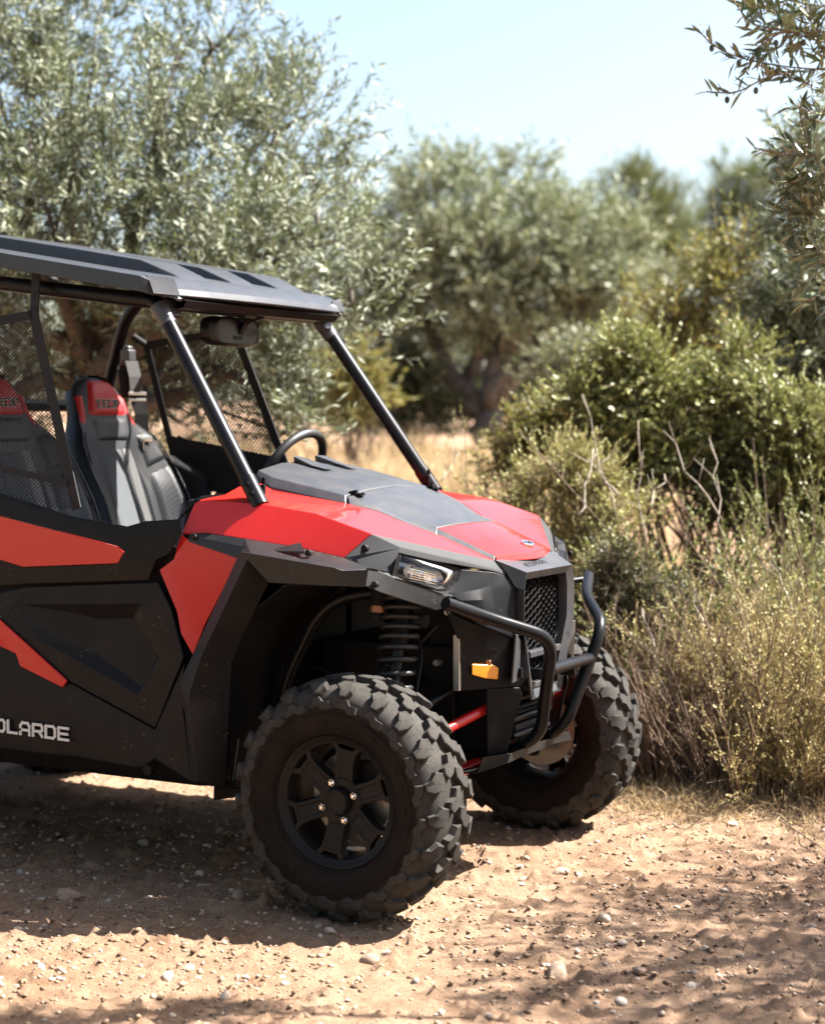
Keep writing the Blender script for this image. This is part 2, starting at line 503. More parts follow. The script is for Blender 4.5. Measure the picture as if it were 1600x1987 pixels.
# ---- brow over the headlight and front corner
panel('headlight_brow', [(721, 1036, -.612), (668, 1082, -.658), (712, 1101, -.662), (750, 1111, -.605), (772, 1078, -.572), (776, 1062, -.556),
                         (959, 1087, -.222), (980, 1107, -.203), (981, 1117, -.208), (958, 1109, -.25), (885, 1096, -.375)],
      [(0, 1, 2, 3, 4, 5), (0, 5, 7, 6), (5, 4, 10, 9, 8, 7)], 'brow_plastic', buggy, .006, .003)
for s in (-1, 1):
    q = V(707, 1064, -.636); q.y *= -s
    v_, f_ = lathe([(0, .0), (0, .010), (.004, .012), (.012, .012)], 18)
    me = mesh_of([(Vector(p) + Vector((q.x, 0, q.z))) for p in v_], f_, False)
    for vv in me.vertices: vv.co.y = (vv.co.y * -s) + q.y - (-s) * .004 if s < 0 else -(vv.co.y) + q.y + .004
    obj('trim_clip', me, 'dark_plastic', buggy)
# headlights
def headlight(s):
    e = empty('headlight', (0, 0, 0), buggy)
    T = lambda p: p if s < 0 else my(p)
    L = [T(V(*p)) for p in [(779, 1077, -.565), (835, 1090, -.47), (890, 1105, -.365), (882, 1128, -.38), (868, 1145, -.405), (848, 1147, -.445), (806, 1136, -.52), (768, 1119, -.588)]]
    ctr = sum(L, Vector()) / 8
    out = Vector((.72, s * .55, .12)).normalized()
    mb = MB(); n = 8
    mb.add([p for p in L] + [ctr + (p - ctr) * .55 + out * .014 for p in L] + [p - out * .012 for p in L],
           [(i, (i + 1) % n, (i + 1) % n + n, i + n) for i in range(n)] + [tuple(range(n, 2 * n))] + [(i, i + 2 * n, (i + 1) % n + 2 * n, (i + 1) % n) for i in range(n)])
    o = mb.build('lens', 'lens_glass', e, smooth=True)
    mb = MB()
    mb.add([ctr + (p - ctr) * 1.12 + out * .001 for p in L] + [p - out * .004 for p in L] + [ctr + (p - ctr) * .92 - out * .055 for p in L],
           [(i, (i + 1) % n, (i + 1) % n + n, i + n) for i in range(n)] + [(i + n, (i + 1) % n + n, (i + 1) % n + 2 * n, i + 2 * n) for i in range(n)] + [tuple(range(2 * n, 3 * n))])
    for i_ in range(n): mb.m[i_] = 1
    mb.build('housing', ['lamp_silver', 'dark_plastic'], e)
    mb = MB()                                            # stepped reflector bowls
    a_ = (L[2] - L[0]); a_.normalize(); b2 = out.cross(a_).normalized()
    for cx, cy, rr in ((-.055, .002, .040), (.035, -.004, .040)):
        c_ = ctr + a_ * cx + b2 * cy - out * .045
        rings = []
        for r_, d_ in ((rr, .034), (rr * .8, .016), (rr * .5, .004), (rr * .18, 0)):
            rings.append([c_ + a_ * (r_ * 1.15 * math.cos(2 * math.pi * k / 16)) + b2 * (r_ * .75 * math.sin(2 * math.pi * k / 16)) + out * d_ for k in range(16)])
        vv = [p for r_ in rings for p in r_]
        ff = [(q * 16 + k, q * 16 + (k + 1) % 16, (q + 1) * 16 + (k + 1) % 16, (q + 1) * 16 + k) for q in range(3) for k in range(16)] + [tuple(48 + k for k in range(16))]
        mb.add(vv, ff)
    mb.build('reflector', 'chrome', e)
    mb = MB()
    for k in range(6):
        c_ = ctr - b2 * (.03 - .008 * k) - out * .004 - a_ * .02
        mb.box(c_, (.11, .0022, .003), Matrix((a_, b2, out)).transposed())
    mb.build('light_bar', 'chrome', e)
    mb = MB(); mb.box(ctr + b2 * .018 - out * .016, (.13, .010, .01), Matrix((a_, b2, out)).transposed())
    mb.build('turn_light', 'amber', e)
headlight(-1); headlight(1)
# bezel below / beside the lamps and cheek toward the grille
panel('front_cheek', [(890, 1104, -.362), (958, 1110, -.25), (981, 1117, -.208), (1000, 1140, -.196), (999, 1200, -.205), (1004, 1240, -.20), (930, 1212, -.35), (868, 1170, -.44), (868, 1146, -.402), (885, 1128, -.372),
                      (945, 1150, -.295), (950, 1190, -.30)],
      [(0, 1, 10, 9), (1, 2, 3, 10), (3, 4, 11, 10), (9, 10, 11, 7, 8), (4, 5, 6, 11), (6, 7, 11)], 'black_plastic', buggy, .006, .004)
panel('lamp_bezel', [(750, 1111, -.607), (772, 1078, -.573), (779, 1077, -.567), (768, 1119, -.590), (806, 1136, -.522), (848, 1147, -.447), (868, 1146, -.407), (880, 1158, -.43), (800, 1140, -.56), (738, 1110, -.63)],
      [(0, 1, 2, 3), (0, 3, 8, 9), (3, 4, 8), (4, 5, 7, 8), (5, 6, 7)], 'dark_plastic', buggy, .006, .002)
# bulge between lamp and grille
def bulge(s):
    T = lambda p: p if s < 0 else my(p)
    k = []
    for t in range(7):
        u = t / 6
        k.append((T(V(868 + 80 * u, 1152 - 16 * u * u, -.42 + .13 * u)), T(V(890 + 62 * u, 1166 - 2 * u, -.40 + .10 * u)), T(V(905 + 50 * u, 1190 + 4 * u, -.38 + .08 * u))))
    vv = [q + Vector((.012 * math.sin(math.pi * i / 6), 0, 0)) for i, r_ in enumerate(k) for q in r_]
    ff = [(a * 3 + b_, a * 3 + b_ + 1, a * 3 + b_ + 4, a * 3 + b_ + 3) for a in range(6) for b_ in range(2)]
    if s < 0: ff = [tuple(reversed(f_)) for f_ in ff]
    o = obj('cheek_bulge', mesh_of(vv, ff, True), 'black_plastic', buggy)
    o.modifiers.new('solid', 'SOLIDIFY').thickness = .01
bulge(-1); bulge(1)

# ---- grille surround and honeycomb
GT, GS, GM, GB = Vector((.325, -.158, .992)), Vector((.325, -.172, .95)), Vector((.325, -.170, .845)), Vector((.315, -.085, .63))
LT, LS, LM, LB = Vector((.338, -.178, 1.014)), Vector((.338, -.198, .96)), Vector((.338, -.196, .84)), Vector((.328, -.115, .60))
BT, BS, BM, BB = [Vector((.27, p.y, p.z)) for p in (GT, GS, GM, GB)]
NT = V(960, 1088, -.222); NT2 = V(980, 1108, -.205)
half = [NT, NT2, LT, LS, LM, LB, GT, GS, GM, GB, BT, BS, BM, BB, V(1000, 1140, -.198)]
pts = half + [my(p) for p in half]
k = len(half)
F_ = [(2, 3, 7, 6), (3, 4, 8, 7), (4, 5, 9, 8), (6, 7, 11, 10), (7, 8, 12, 11), (8, 9, 13, 12), (0, 1, 2), (1, 14, 3, 2)]
faces = F_ + [tuple(i + k for i in reversed(f_)) for f_ in F_] + [(0, 2, 2 + k, k), (2, 6, 6 + k, 2 + k), (6, 10, 10 + k, 6 + k), (5, 5 + k, 9 + k, 9), (9, 9 + k, 13 + k, 13)]
me = mesh_of(pts, faces)
surround = obj('grille_surround', me, 'hood_plastic', buggy)
sm = surround.modifiers.new('solid', 'SOLIDIFY'); sm.thickness = .006; sm.offset = 0
add_bevel(surround, .004, 2, 25)
def inside_grille(y, z):
    y = abs(y)
    if z > .945: return y < .172 - (z - .95) * .33 and z < .992
    if z > .845: return y < .171
    if .66 > z > .625: return False if y > .10 else True
    return y < .085 + (z - .63) / .215 * .085 and z > .63
mb = MB()
hw, hh = .033, .024
row = 0; z = .985
cells = []
while z > .63:
    off = hw * 0.75 if row % 2 else 0.0
    for c_ in range(-9, 10):
        y = c_ * hw * 1.5 + off
        if inside_grille(y, z): cells.append((y, z))
    z -= hh / 2; row += 1
for (y, z) in cells:
    hexo = [(y + hw * .5 * ca, z + hh * .5 * sa) for ca, sa in ((1, 0), (.5, 1), (-.5, 1), (-1, 0), (-.5, -1), (.5, -1))]
    vv = []
    xg = .305 - abs(y) * .06
    for sc, dx in ((1.0, 0), (.87, .003), (.87, -.010)):
        vv += [Vector((xg + dx, y + (a - y) * sc, z + (b_ - z) * sc)) for a, b_ in hexo]
    mb.add(vv, [(i, (i + 1) % 6, (i + 1) % 6 + 6, i + 6) for i in range(6)] + [(i + 6, (i + 1) % 6 + 6, (i + 1) % 6 + 12, i + 12) for i in range(6)])
mb.build('grille', 'flare_plastic', buggy)
mb = MB(); mb.box((.312, 0, .745), (.03, .24, .022)); mb.box((.306, 0, .642), (.03, .19, .018))
mb.build('grille_bar', 'hood_plastic', buggy, bevel=.003)
mb = MB(); mb.box((.225, 0, .80), (.04, .40, .40)); mb.build('radiator', 'dark_plastic', buggy)
letters('raised_letter', 'ICCPFPI', Vector((.312, -.115, 1.029)), (0, 1, 0), (-.86, 0, .5), .018, 'hood_plastic', surround, wid=1.0, gap=.5, stroke=.09, depth=.001)

# ---- bumper cover, horns, lower legs, marker lights
panel('bumper_cover', [(872, 1191, -.43), (902, 1203, -.385), (1003, 1237, -.205), (1022, 1244, -.165), (1024, 1315, -.165), (1010, 1333, -.178), (948, 1337, -.275), (893, 1342, -.355), (893, 1252, -.37),
                       (963, 1263, -.26), (990, 1241, -.225), (862, 1180, -.45), (908, 1216, -.375), (966, 1300, -.25)],
      [(0, 1, 2, 3, 10, 12), (12, 10, 9), (0, 12, 9, 8, 11), (10, 3, 4, 5, 9), (9, 5, 6, 7, 8)], 'black_plastic', buggy, .008, .004)
panel('bumper_horn', [(1075, 1235, .13), (1091, 1211, .165), (1117, 1203, .235), (1103, 1221, .19), (1112, 1292, .24), (1100, 1292, .19), (1074, 1262, .13)],
      [(0, 1, 2, 3), (3, 2, 4, 5), (0, 3, 5, 6)], 'hood_plastic', buggy, .008, .003)
panel('bumper_leg', [(944, 1337, -.28), (1008, 1334, -.19), (1014, 1349, -.182), (999, 1400, -.190), (982, 1470, -.198), (945, 1466, -.255), (970, 1350, -.24), (966, 1467, -.222)],
      [(0, 6, 7, 5), (0, 1, 2, 6), (6, 2, 3, 4, 7)], 'black_plastic', buggy, .008, .004)
for s in (-1, 1):
    T = lambda p: p if s < 0 else my(p)
    a = [T(V(*p)) for p in [(915, 1288, -.332), (958, 1290, -.268), (967, 1297, -.258), (965, 1318, -.258), (940, 1316, -.295), (915, 1309, -.332)]]
    o_ = Vector((.45, s * .85, 0)).normalized() * .007
    mb = MB(); mb.add([p + o_ for p in a] + [p - o_ for p in a], [tuple(range(6))] + [(i, i + 6, (i + 1) % 6 + 6, (i + 1) % 6) for i in range(6)])
    mb.build('marker_light', 'amber', buggy, bevel=.003)
    q = T(V(947, 1286, -.285)) + o_ * .4
    mb = MB(); mb.box(q - o_ * .6, (.018, .008, .016)); mb.build('marker_tab', 'copper_ring', buggy, bevel=.003)
    a = T(V(886, 1286, -.375)); mb = MB(); mb.box(a, (.022, .012, .175)); mb.build('bracket', 'steel_dull' if 'steel_dull' in MATS else 'disc_steel', buggy, bevel=.002)
    q = T(V(1007, 1305, -.19)); mb = MB(); mb.box(q + Vector((.006, s * .004, 0)), (.012, .014, .03)); mb.build('vent_slot', 'letter_dark', buggy)
panel('skid_plate', [V(928, 1497, -.30), V(985, 1480, -.25), V(1012, 1467, -.14), my(V(1012, 1467, -.14)), my(V(985, 1480, -.25)), my(V(928, 1497, -.30)), V(936, 1470, -.31), V(990, 1462, -.23), my(V(990, 1462, -.23)), my(V(936, 1470, -.31)),
                     Vector((-.35, -.34, .31)), Vector((-.35, .34, .31))],
      [(0, 1, 7, 6), (1, 2, 3, 4, 8, 7), (4, 5, 9, 8), (0, 10, 11, 5, 4, 3, 2, 1)], 'flare_plastic', buggy, .005, .002, mirror=False)
# inner front structure, dark
mb = MB()
mb.box((.10, 0, .66), (.22, .36, .46)); mb.box((-.15, 0, .56), (.5, .42, .42)); mb.box((.19, 0, .50), (.12, .30, .10)); mb.box((.12, 0, .92), (.30, .52, .10))
mb.box((.24, 0, .56), (.04, .24, .02)); mb.box((.25, 0, .50), (.04, .22, .03))
mb.build('front_frame', 'dark_plastic', buggy, bevel=.01)
for z_, w_ in ((.60, .17), (.535, .15), (.48, .14)):
    tube('front_bar', [(.27, -w_, z_), (.27, w_, z_)], .011, 'tube_black', buggy)

# ---- bull bar
hoop = [V(864, 1171, -.55), V(940, 1197, -.395), V(1072, 1238, -.205), V(1058, 1345, -.145), V(1049, 1428, -.095), V(984, 1462, -.105)]
bar = empty('bull_bar', (0, 0, 0), buggy)
tube('hoop_tube', hoop, .0205, 'tube_black', bar, fil=.075)
tube('hoop_tube', [my(p) for p in hoop], .0205, 'tube_black', bar, fil=.075)
cb = (hoop[2] * .42 + hoop[3] * .58)
tube('cross_tube', [cb + Vector((0, .012, 0)), my(cb) - Vector((0, .012, 0))], .019, 'tube_black', bar)
st = hoop[0] * .86 + hoop[1] * .14
for s in (-1, 1):
    T = lambda p: p if s < 0 else my(p)
    tube('stay_tube', [T(st), T(Vector((.20, -.40, st.z - .005)))], .011, 'tube_black', bar)
    q = T(hoop[-1]); tube('pivot_bolt', [q + Vector((.0, -.035, 0)), q + Vector((0, .035, 0))], .016, 'tube_black', bar)
    mb = MB(); mb.box((cb.x - .06, -s * .07, cb.z - .03), (.10, .02, .035)); mb.build('tab', 'tube_black', bar, bevel=.003)

# ---- wheel-arch flares
O_ = [(384, 1047, -.705), (402, 1046, -.71), (474, 1061, -.73), (466, 1072, -.785), (486, 1074, -.800), (650, 1102, -.805), (664, 1107, -.79), (714, 1105, -.72)]
I_ = [(368, 1035, -.682), (393, 1034, -.686), (475, 1045, -.698), (580, 1062, -.688), (667, 1082, -.662), (714, 1101, -.672)]
D_ = [(522, 1130, -.795), (636, 1137, -.795), (710, 1139, -.745)]
L_ = [(460, 1083, -.742), (374, 1270, -.748), (351, 1318, -.75), (349, 1350, -.75), (359, 1385, -.74), (362, 1420, -.73), (371, 1515, -.715)]
M_ = [(479, 1086, -.805), (391, 1272, -.810), (367, 1347, -.810), (366, 1382, -.80), (375, 1447, -.79), (382, 1516, -.775)]
R_ = [(522, 1130, -.70), (484, 1207, -.695), (449, 1287, -.69), (446, 1363, -.69), (437, 1523, -.685)]
pts = O_ + I_ + D_ + L_ + M_ + R_
o0, i0, d0, l0, m0, r0 = 0, 8, 14, 17, 24, 30
faces = [(i0, o0, o0 + 1, i0 + 1), (i0 + 1, o0 + 1, o0 + 2, i0 + 2), (i0 + 2, o0 + 2, o0 + 3, o0 + 4), (i0 + 2, o0 + 4, i0 + 3), (i0 + 3, o0 + 4, o0 + 5), (i0 + 3, o0 + 5, i0 + 4), (i0 + 4, o0 + 5, o0 + 6), (i0 + 4, o0 + 6, o0 + 7, i0 + 5),
         (o0 + 4, m0, d0, d0 + 1, o0 + 5), (o0 + 5, d0 + 1, o0 + 6), (o0 + 6, d0 + 1, d0 + 2, o0 + 7),
         (o0 + 3, l0, m0, o0 + 4),
         (l0, l0 + 1, m0 + 1, m0), (l0 + 1, l0 + 2, m0 + 2, m0 + 1), (l0 + 2, l0 + 3, m0 + 2), (l0 + 3, l0 + 4, m0 + 3, m0 + 2), (l0 + 4, l0 + 5, m0 + 4, m0 + 3), (l0 + 5, l0 + 6, m0 + 5, m0 + 4),
         (m0, m0 + 1, r0 + 1, r0), (m0, r0, d0), (m0 + 1, m0 + 2, r0 + 2, r0 + 1), (m0 + 2, m0 + 3, r0 + 3, r0 + 2), (m0 + 3, m0 + 4, r0 + 3), (m0 + 4, m0 + 5, r0 + 4, r0 + 3)]
pts = pts + [(366, 1051, -.693)]
faces.append((o0, o0 + 1, o0 + 2, o0 + 3, l0, 35))
faces.append((i0, o0, 35))
panel('fender_flare', pts, faces, 'flare_plastic', buggy, .006, .0035)
# strip under the lamp
panel('fender_strip', [(714, 1104, -.722), (733, 1107, -.69), (769, 1122, -.63), (850, 1150, -.485), (868, 1156, -.455), (868, 1178, -.455), (847, 1185, -.49), (766, 1159, -.645), (739, 1150, -.70), (709, 1137, -.745), (738, 1109, -.628), (800, 1139, -.558)],
      [(0, 1, 8, 9), (1, 2, 7, 8), (2, 3, 6, 7), (3, 4, 5, 6), (0, 10, 1), (1, 10, 2), (10, 11, 3, 2)], 'flare_plastic', buggy, .006, .003)
for s in (-1, 1):
    for p in ((728, 1134, -.72), (599, 1073, -.757), (378, 1042, -.70)):
        q = V(*p); q.y *= -s
        mb = MB(); v_, f_ = tube_geo([q + Vector((0, s * .008, 0)), q - Vector((0, s * .006, 0))], .010, 12); mb.add(v_, f_)
        v_, f_ = tube_geo([q + Vector((0, s * .012, 0)), q], .005, 6); mb.add(v_, f_)
        mb.build('screw', 'dark_plastic', buggy)
    # raised wedge on the flare top
    a = [V(*p) for p in [(517, 1069, -.745), (583, 1060, -.705), (590, 1075, -.765), (642, 1097, -.79)]]
    a = [p if s < 0 else my(p) for p in a]
    mb = MB(); mb.add([a[0], a[1] + Vector((0, 0, .012)), a[2] + Vector((0, 0, .008)), a[3], a[1], a[2]], [(0, 1, 2), (0, 2, 5), (1, 4, 5, 2)])
    mb.build('flare_ridge', 'flare_plastic', buggy)

# ---- wheel-well liner, dark inside of the arch
for s in (-1, 1):
    arc = [(-.50, .30), (-.49, .55), (-.46, .72), (-.38, .88), (-.24, .985), (-.05, 1.015), (.06, 1.01)]
    vv, ff = [], []
    for x_, z_ in arc: vv += [(x_, s * .69, z_), (x_ * .9, s * .38, z_ - .02)]
    ff = [(2 * i, 2 * i + 1, 2 * i + 3, 2 * i + 2) for i in range(len(arc) - 1)]
    vv += [(-.45, s * .38, .30), (.05, s * .38, .30)]
    o = obj('wheel_well', mesh_of(vv, ff), 'dark_plastic', buggy)
    sm = o.modifiers.new('solid', 'SOLIDIFY'); sm.thickness = .006
    mb = MB(); mb.tube(fillet([(-.42, s * .44, .30), (-.40, s * .46, .62), (-.22, s * .48, .93), (.02, s * .46, .97)], .12), .02)
    mb.build('frame_tube', 'tube_black', buggy, smooth=True)
    mb = MB(); mb.box((-.43, s * .22, .68), (.03, .40, .74)); mb.build('bulkhead', 'dark_plastic', buggy)

# ---- front suspension
for s in (-1, 1):
    top, bot = Vector((.045, s * .435, 1.0)), Vector((.04, s * .53, .56))
    sh = empty('shock_absorber', (0, 0, 0), buggy)
    ax = (bot - top); Lh = ax.length; ax.normalize()
    u_ = ax.orthogonal().normalized(); w_ = ax.cross(u_)
    pth = []; tt = 0.0
    turns = [0, .03, .06, .09, .12, .15, .185, .225, .27, .315, .36, .40]
    for i in range(len(turns) - 1):
        for j in range(18):
            d_ = turns[i] + (turns[i + 1] - turns[i]) * j / 18; a_ = 2 * math.pi * j / 18
            pth.append(top + ax * (d_ + .035) + (u_ * math.cos(a_) + w_ * math.sin(a_)) * .056)
    v_, f_ = tube_geo(pth, .0085, 8)
    obj('spring', mesh_of(v_, f_, True), 'spring_grey', sh)
    tube('damper', [top, top + ax * .22], .030, 'dark_plastic', sh); tube('piston', [top + ax * .2, bot], .021, 'tube_black', sh)
    r0_ = Vector((-.025, s * .47, .985)); tube('reservoir', [r0_, r0_ + Vector((0, s * .015, -.07))], .026, 'dark_plastic', sh)
    tube('reservoir_ring', [r0_ + Vector((0, s * .015, -.068)), r0_ + Vector((0, s * .019, -.088))], .027, 'copper_ring', sh)
    tube('reservoir_cap', [r0_ + Vector((0, s * .019, -.086)), r0_ + Vector((0, s * .023, -.112))], .022, 'dark_plastic', sh)
    tube('suspension_arm', [(.235, s * .20, .590), (.08, s * .56, .47)], .016, 'red_metal', buggy)
    tube('suspension_arm', [(-.12, s * .17, .54), (.0, s * .56, .47)], .017, 'red_metal', buggy)
    tube('suspension_arm', [(.15, s * .14, .385), (.06, s * .42, .330), (.02, s * .58, .315)], .020, 'red_metal', buggy)
    tube('suspension_arm', [(-.12, s * .16, .36), (-.01, s * .56, .315)], .018, 'red_metal', buggy)
    tube('drive_shaft', [(0, s * .14, .42), (0, s * .58, .375)], .017, 'tube_black', buggy)
    tube('boot', [(0, s * .46, .39), (0, s * .53, .38), (0, s * .57, .375)], [.022, .035, .045], 'dark_plastic', buggy)
    tube('tie_rod', [(-.10, s * .14, .44), (-.11, s * .57, .40)], .009, 'tube_black', buggy)
    tube('brake_hose', fillet([(-.02, s * .40, .90), (.10, s * .42, .80), (.11, s * .50, .62), (.05, s * .56, .50)], .06), .005, 'dark_plastic', buggy)
    tube('hose', fillet([(-.30, s * .40, .70), (-.12, s * .44, .66), (.02, s * .42, .74), (.14, s * .40, .86)], .08), .007, 'tube_black', buggy)
    tube('upper_arm', [(-.02, s * .20, .66), (.03, s * .54, .55)], .016, 'tube_black', buggy)
    tube('upper_arm', [(.16, s * .20, .68), (.05, s * .54, .55)], .016, 'tube_black', buggy)
    for bx_, bz_ in ((.17, .90), (.13, .74), (-.1, .95)):
        mb = MB(); mb.tube([(bx_, s * .37, bz_), (bx_, s * .40, bz_)], .010, 6); mb.build('bolt', 'disc_steel', buggy)
    mb = MB(); mb.box((0, s * .585, .38), (.07, .04, .20)); mb.build('knuckle', 'dark_plastic', buggy, bevel=.008)

# ---- door, rocker
DY = -.70
panel('door_top', [(-60, 938, -.705), (0, 956, -.71), (140, 1000, -.712), (247, 1021, -.712), (282, 1011, -.705), (349, 1007, -.70), (351, 1036, -.70), (328, 1074, -.705), (302, 1087, -.71), (287, 1126, -.712), (52, 1133, -.715), (0, 1136, -.715), (-60, 1139, -.715),
                   (0, 1000, -.728), (228, 1060, -.726), (241, 1071, -.725), (229, 1094, -.726), (45, 1101, -.730), (0, 1086, -.728), (-60, 985, -.728), (-60, 1066, -.728), (265, 1101, -.72), (140, 1012, -.722), (247, 1034, -.720), (0, 968, -.722), (-60, 950, -.722)],
      [(0, 1, 24, 25), (1, 2, 22, 24), (2, 3, 23, 22), (3, 4, 5, 6, 23), (25, 24, 13, 19), (24, 22, 14, 13), (22, 23, 14), (23, 6, 7, 8, 15, 14), (8, 9, 21, 16, 15), (9, 10, 17, 16, 21), (10, 11, 18, 17), (11, 12, 20, 18)], 'black_plastic', buggy, .006, .002)
panel('door_red_panel', [(-60, 985, -.726), (0, 1001, -.727), (228, 1061, -.725), (240, 1072, -.724), (228, 1093, -.725), (45, 1100, -.729), (0, 1086, -.727), (-60, 1066, -.727), (23, 1021, -.740), (8, 1003, -.728)],
      [(0, 1, 8, 6, 7), (1, 9, 8), (9, 2, 3, 4, 5, 8), (8, 5, 6)], 'red_paint', buggy, .012, .003)
panel('door_panel', [(52, 1139, -.715), (305, 1130, -.712), (331, 1182, -.72), (356, 1276, -.722), (301, 1413, -.705), (127, 1318, -.715), (3, 1211, -.725), (-50, 1200, -.725), (-50, 1160, -.72),
                     (42, 1173, -.715), (273, 1171, -.715), (311, 1273, -.718), (269, 1348, -.71), (70, 1236, -.72),
                     (120, 1186, -.700), (196, 1202, -.682), (257, 1200, -.680), (304, 1274, -.690), (276, 1334, -.690), (180, 1262, -.690)],
      [(0, 1, 10, 9), (1, 2, 3, 11, 10), (3, 4, 12, 11), (4, 5, 13, 12), (5, 6, 13), (6, 0, 9, 13), (6, 7, 8, 0), (9, 10, 16, 15, 14), (10, 11, 17, 16), (11, 12, 18, 17), (12, 13, 19, 18), (13, 9, 14, 19), (14, 15, 19), (15, 16, 17, 18, 19)], 'black_plastic', buggy, .008, .004)
panel('rocker_red_panel', [(-40, 1180, -.735), (0, 1203, -.735), (130, 1321, -.725), (121, 1334, -.727), (39, 1293, -.735), (31, 1269, -.735), (0, 1254, -.735), (-40, 1240, -.735)],
      [(0, 1, 6, 7), (1, 5, 6), (1, 2, 3, 4, 5)], 'red_paint', buggy, .010, .003)
panel('rocker_panel', [(-60, 1200, -.700), (0, 1205, -.700), (127, 1319, -.708), (301, 1415, -.700), (358, 1285, -.715), (352, 1347, -.725), (360, 1415, -.715), (371, 1515, -.70), (437, 1524, -.684), (390, 1526, -.66), (162, 1499, -.655), (0, 1477, -.655), (-60, 1470, -.655),
                       (-60, 1340, -.72), (0, 1356, -.72), (120, 1380, -.725), (300, 1470, -.71), (-60, 1440, -.71), (0, 1452, -.71), (160, 1470, -.71), (270, 1490, -.705)],
      [(0, 1, 14, 13), (1, 2, 15, 14), (2, 3, 16, 15), (3, 4, 5, 6, 7, 16), (7, 8, 9, 20, 16), (13, 14, 18, 17), (14, 15, 19, 18), (15, 16, 20, 19), (17, 18, 11, 12), (18, 19, 10, 11), (19, 20, 9, 10)], 'black_plastic', buggy, .010, .004)
rk = [o for o in bpy.data.objects if o.name.startswith('rocker_panel')]
for o_, s in ((rk[0], -1), (rk[1], 1)):
    q = V(290, 1493, -.70)
    mb = MB(); mb.tube([(q.x, s * .712, q.z), (q.x, s * .68, q.z)], .017, 18); mb.build('drain_hole', 'letter_dark', o_)
b0, b1 = V(0, 1419, -.728), V(131, 1437, -.728)
h_ = (V(131, 1411, -.728) - b1).length
wl = (b1 - V(-9, 1418, -.728)).length
unit = wl / (6 * .86 + 5 * .34 + .0)
letters('letter', 'OLARDE', V(-7, 1417, -.7285), (b1 - b0), (0, 0, 1), h_ * .86, 'letter_white', rk[0], wid=(wl - 5 * .40 * h_ * .86) / 6 / (h_ * .86), gap=.40, stroke=.21, depth=.004)
# body rear of the frame edge and cabin tub
mb = MB()
mb.box((-1.28, 0, .35), (1.75, 1.25, .05)); mb.box((-2.05, 0, .78), (.10, 1.20, .80)); mb.box((-.60, 0, .75), (.05, 1.30, .78)); mb.box((-.52, 0, 1.08), (.18, 1.10, .10))
mb.build('cabin_tub', 'dark_plastic', buggy, bevel=.01)
mb = MB(); mb.box((-2.42, 0, .95), (.75, 1.15, .30)); mb.box((-2.42, 0, .70), (.60, .7, .4)); mb.build('cargo_bed', 'black_plastic', buggy, bevel=.03)
for s in (-1, 1):
    panel('quarter_panel', [Vector((-1.50, s * .72, 1.20)), Vector((-1.50, s * .725, .70)), Vector((-1.86, s * .75, .70)), Vector((-2.0, s * .75, 1.02)), Vector((-2.75, s * .70, 1.05)), Vector((-2.8, s * .66, 1.18)), Vector((-2.0, s * .68, 1.28))],
          [(0, 1, 2, 3, 6), (3, 4, 5, 6)], 'red_paint', buggy, .01, .004, mirror=False, toward=(-2, s * 10, 1))
for s in (-1, 1):
    mb = MB(); mb.box((-1.08, s * .655, .74), (.98, .012, .70)); mb.box((-.52, s * .61, .68), (.12, .10, .64)); mb.build('inner_liner', 'dark_plastic', buggy)
# dash
mb = MB(); mb.add([(-.56, -.55, 1.22), (-.56, .55, 1.22), (-.72, .53, 1.24), (-.72, -.53, 1.24), (-.76, -.53, .95), (-.76, .53, .95), (-.56, .55, .95), (-.56, -.55, .95)],
                  [(0, 1, 2, 3), (3, 2, 5, 4), (4, 5, 6, 7), (0, 3, 4, 7), (1, 6, 5, 2), (0, 7, 6, 1)])
mb.build('dashboard', 'black_plastic', buggy, bevel=.015)
for s in (-1, 1):                                        # black filler lip behind the hood corner
    a = [V(*p) for p in [(352, 1000, -.63), (378, 967, -.625), (395, 961, -.60), (438, 957, -.555), (430, 965, -.56), (385, 972, -.622)]]
    a = [p if s < 0 else my(p) for p in a]
    mb = MB(); mb.add(a + [p - Vector((.03, 0, .03)) for p in a], [tuple(range(6))] + [(i, i + 6, (i + 1) % 6 + 6, (i + 1) % 6) for i in range(6)]); mb.build('cowl_lip', 'black_plastic', buggy, bevel=.003)

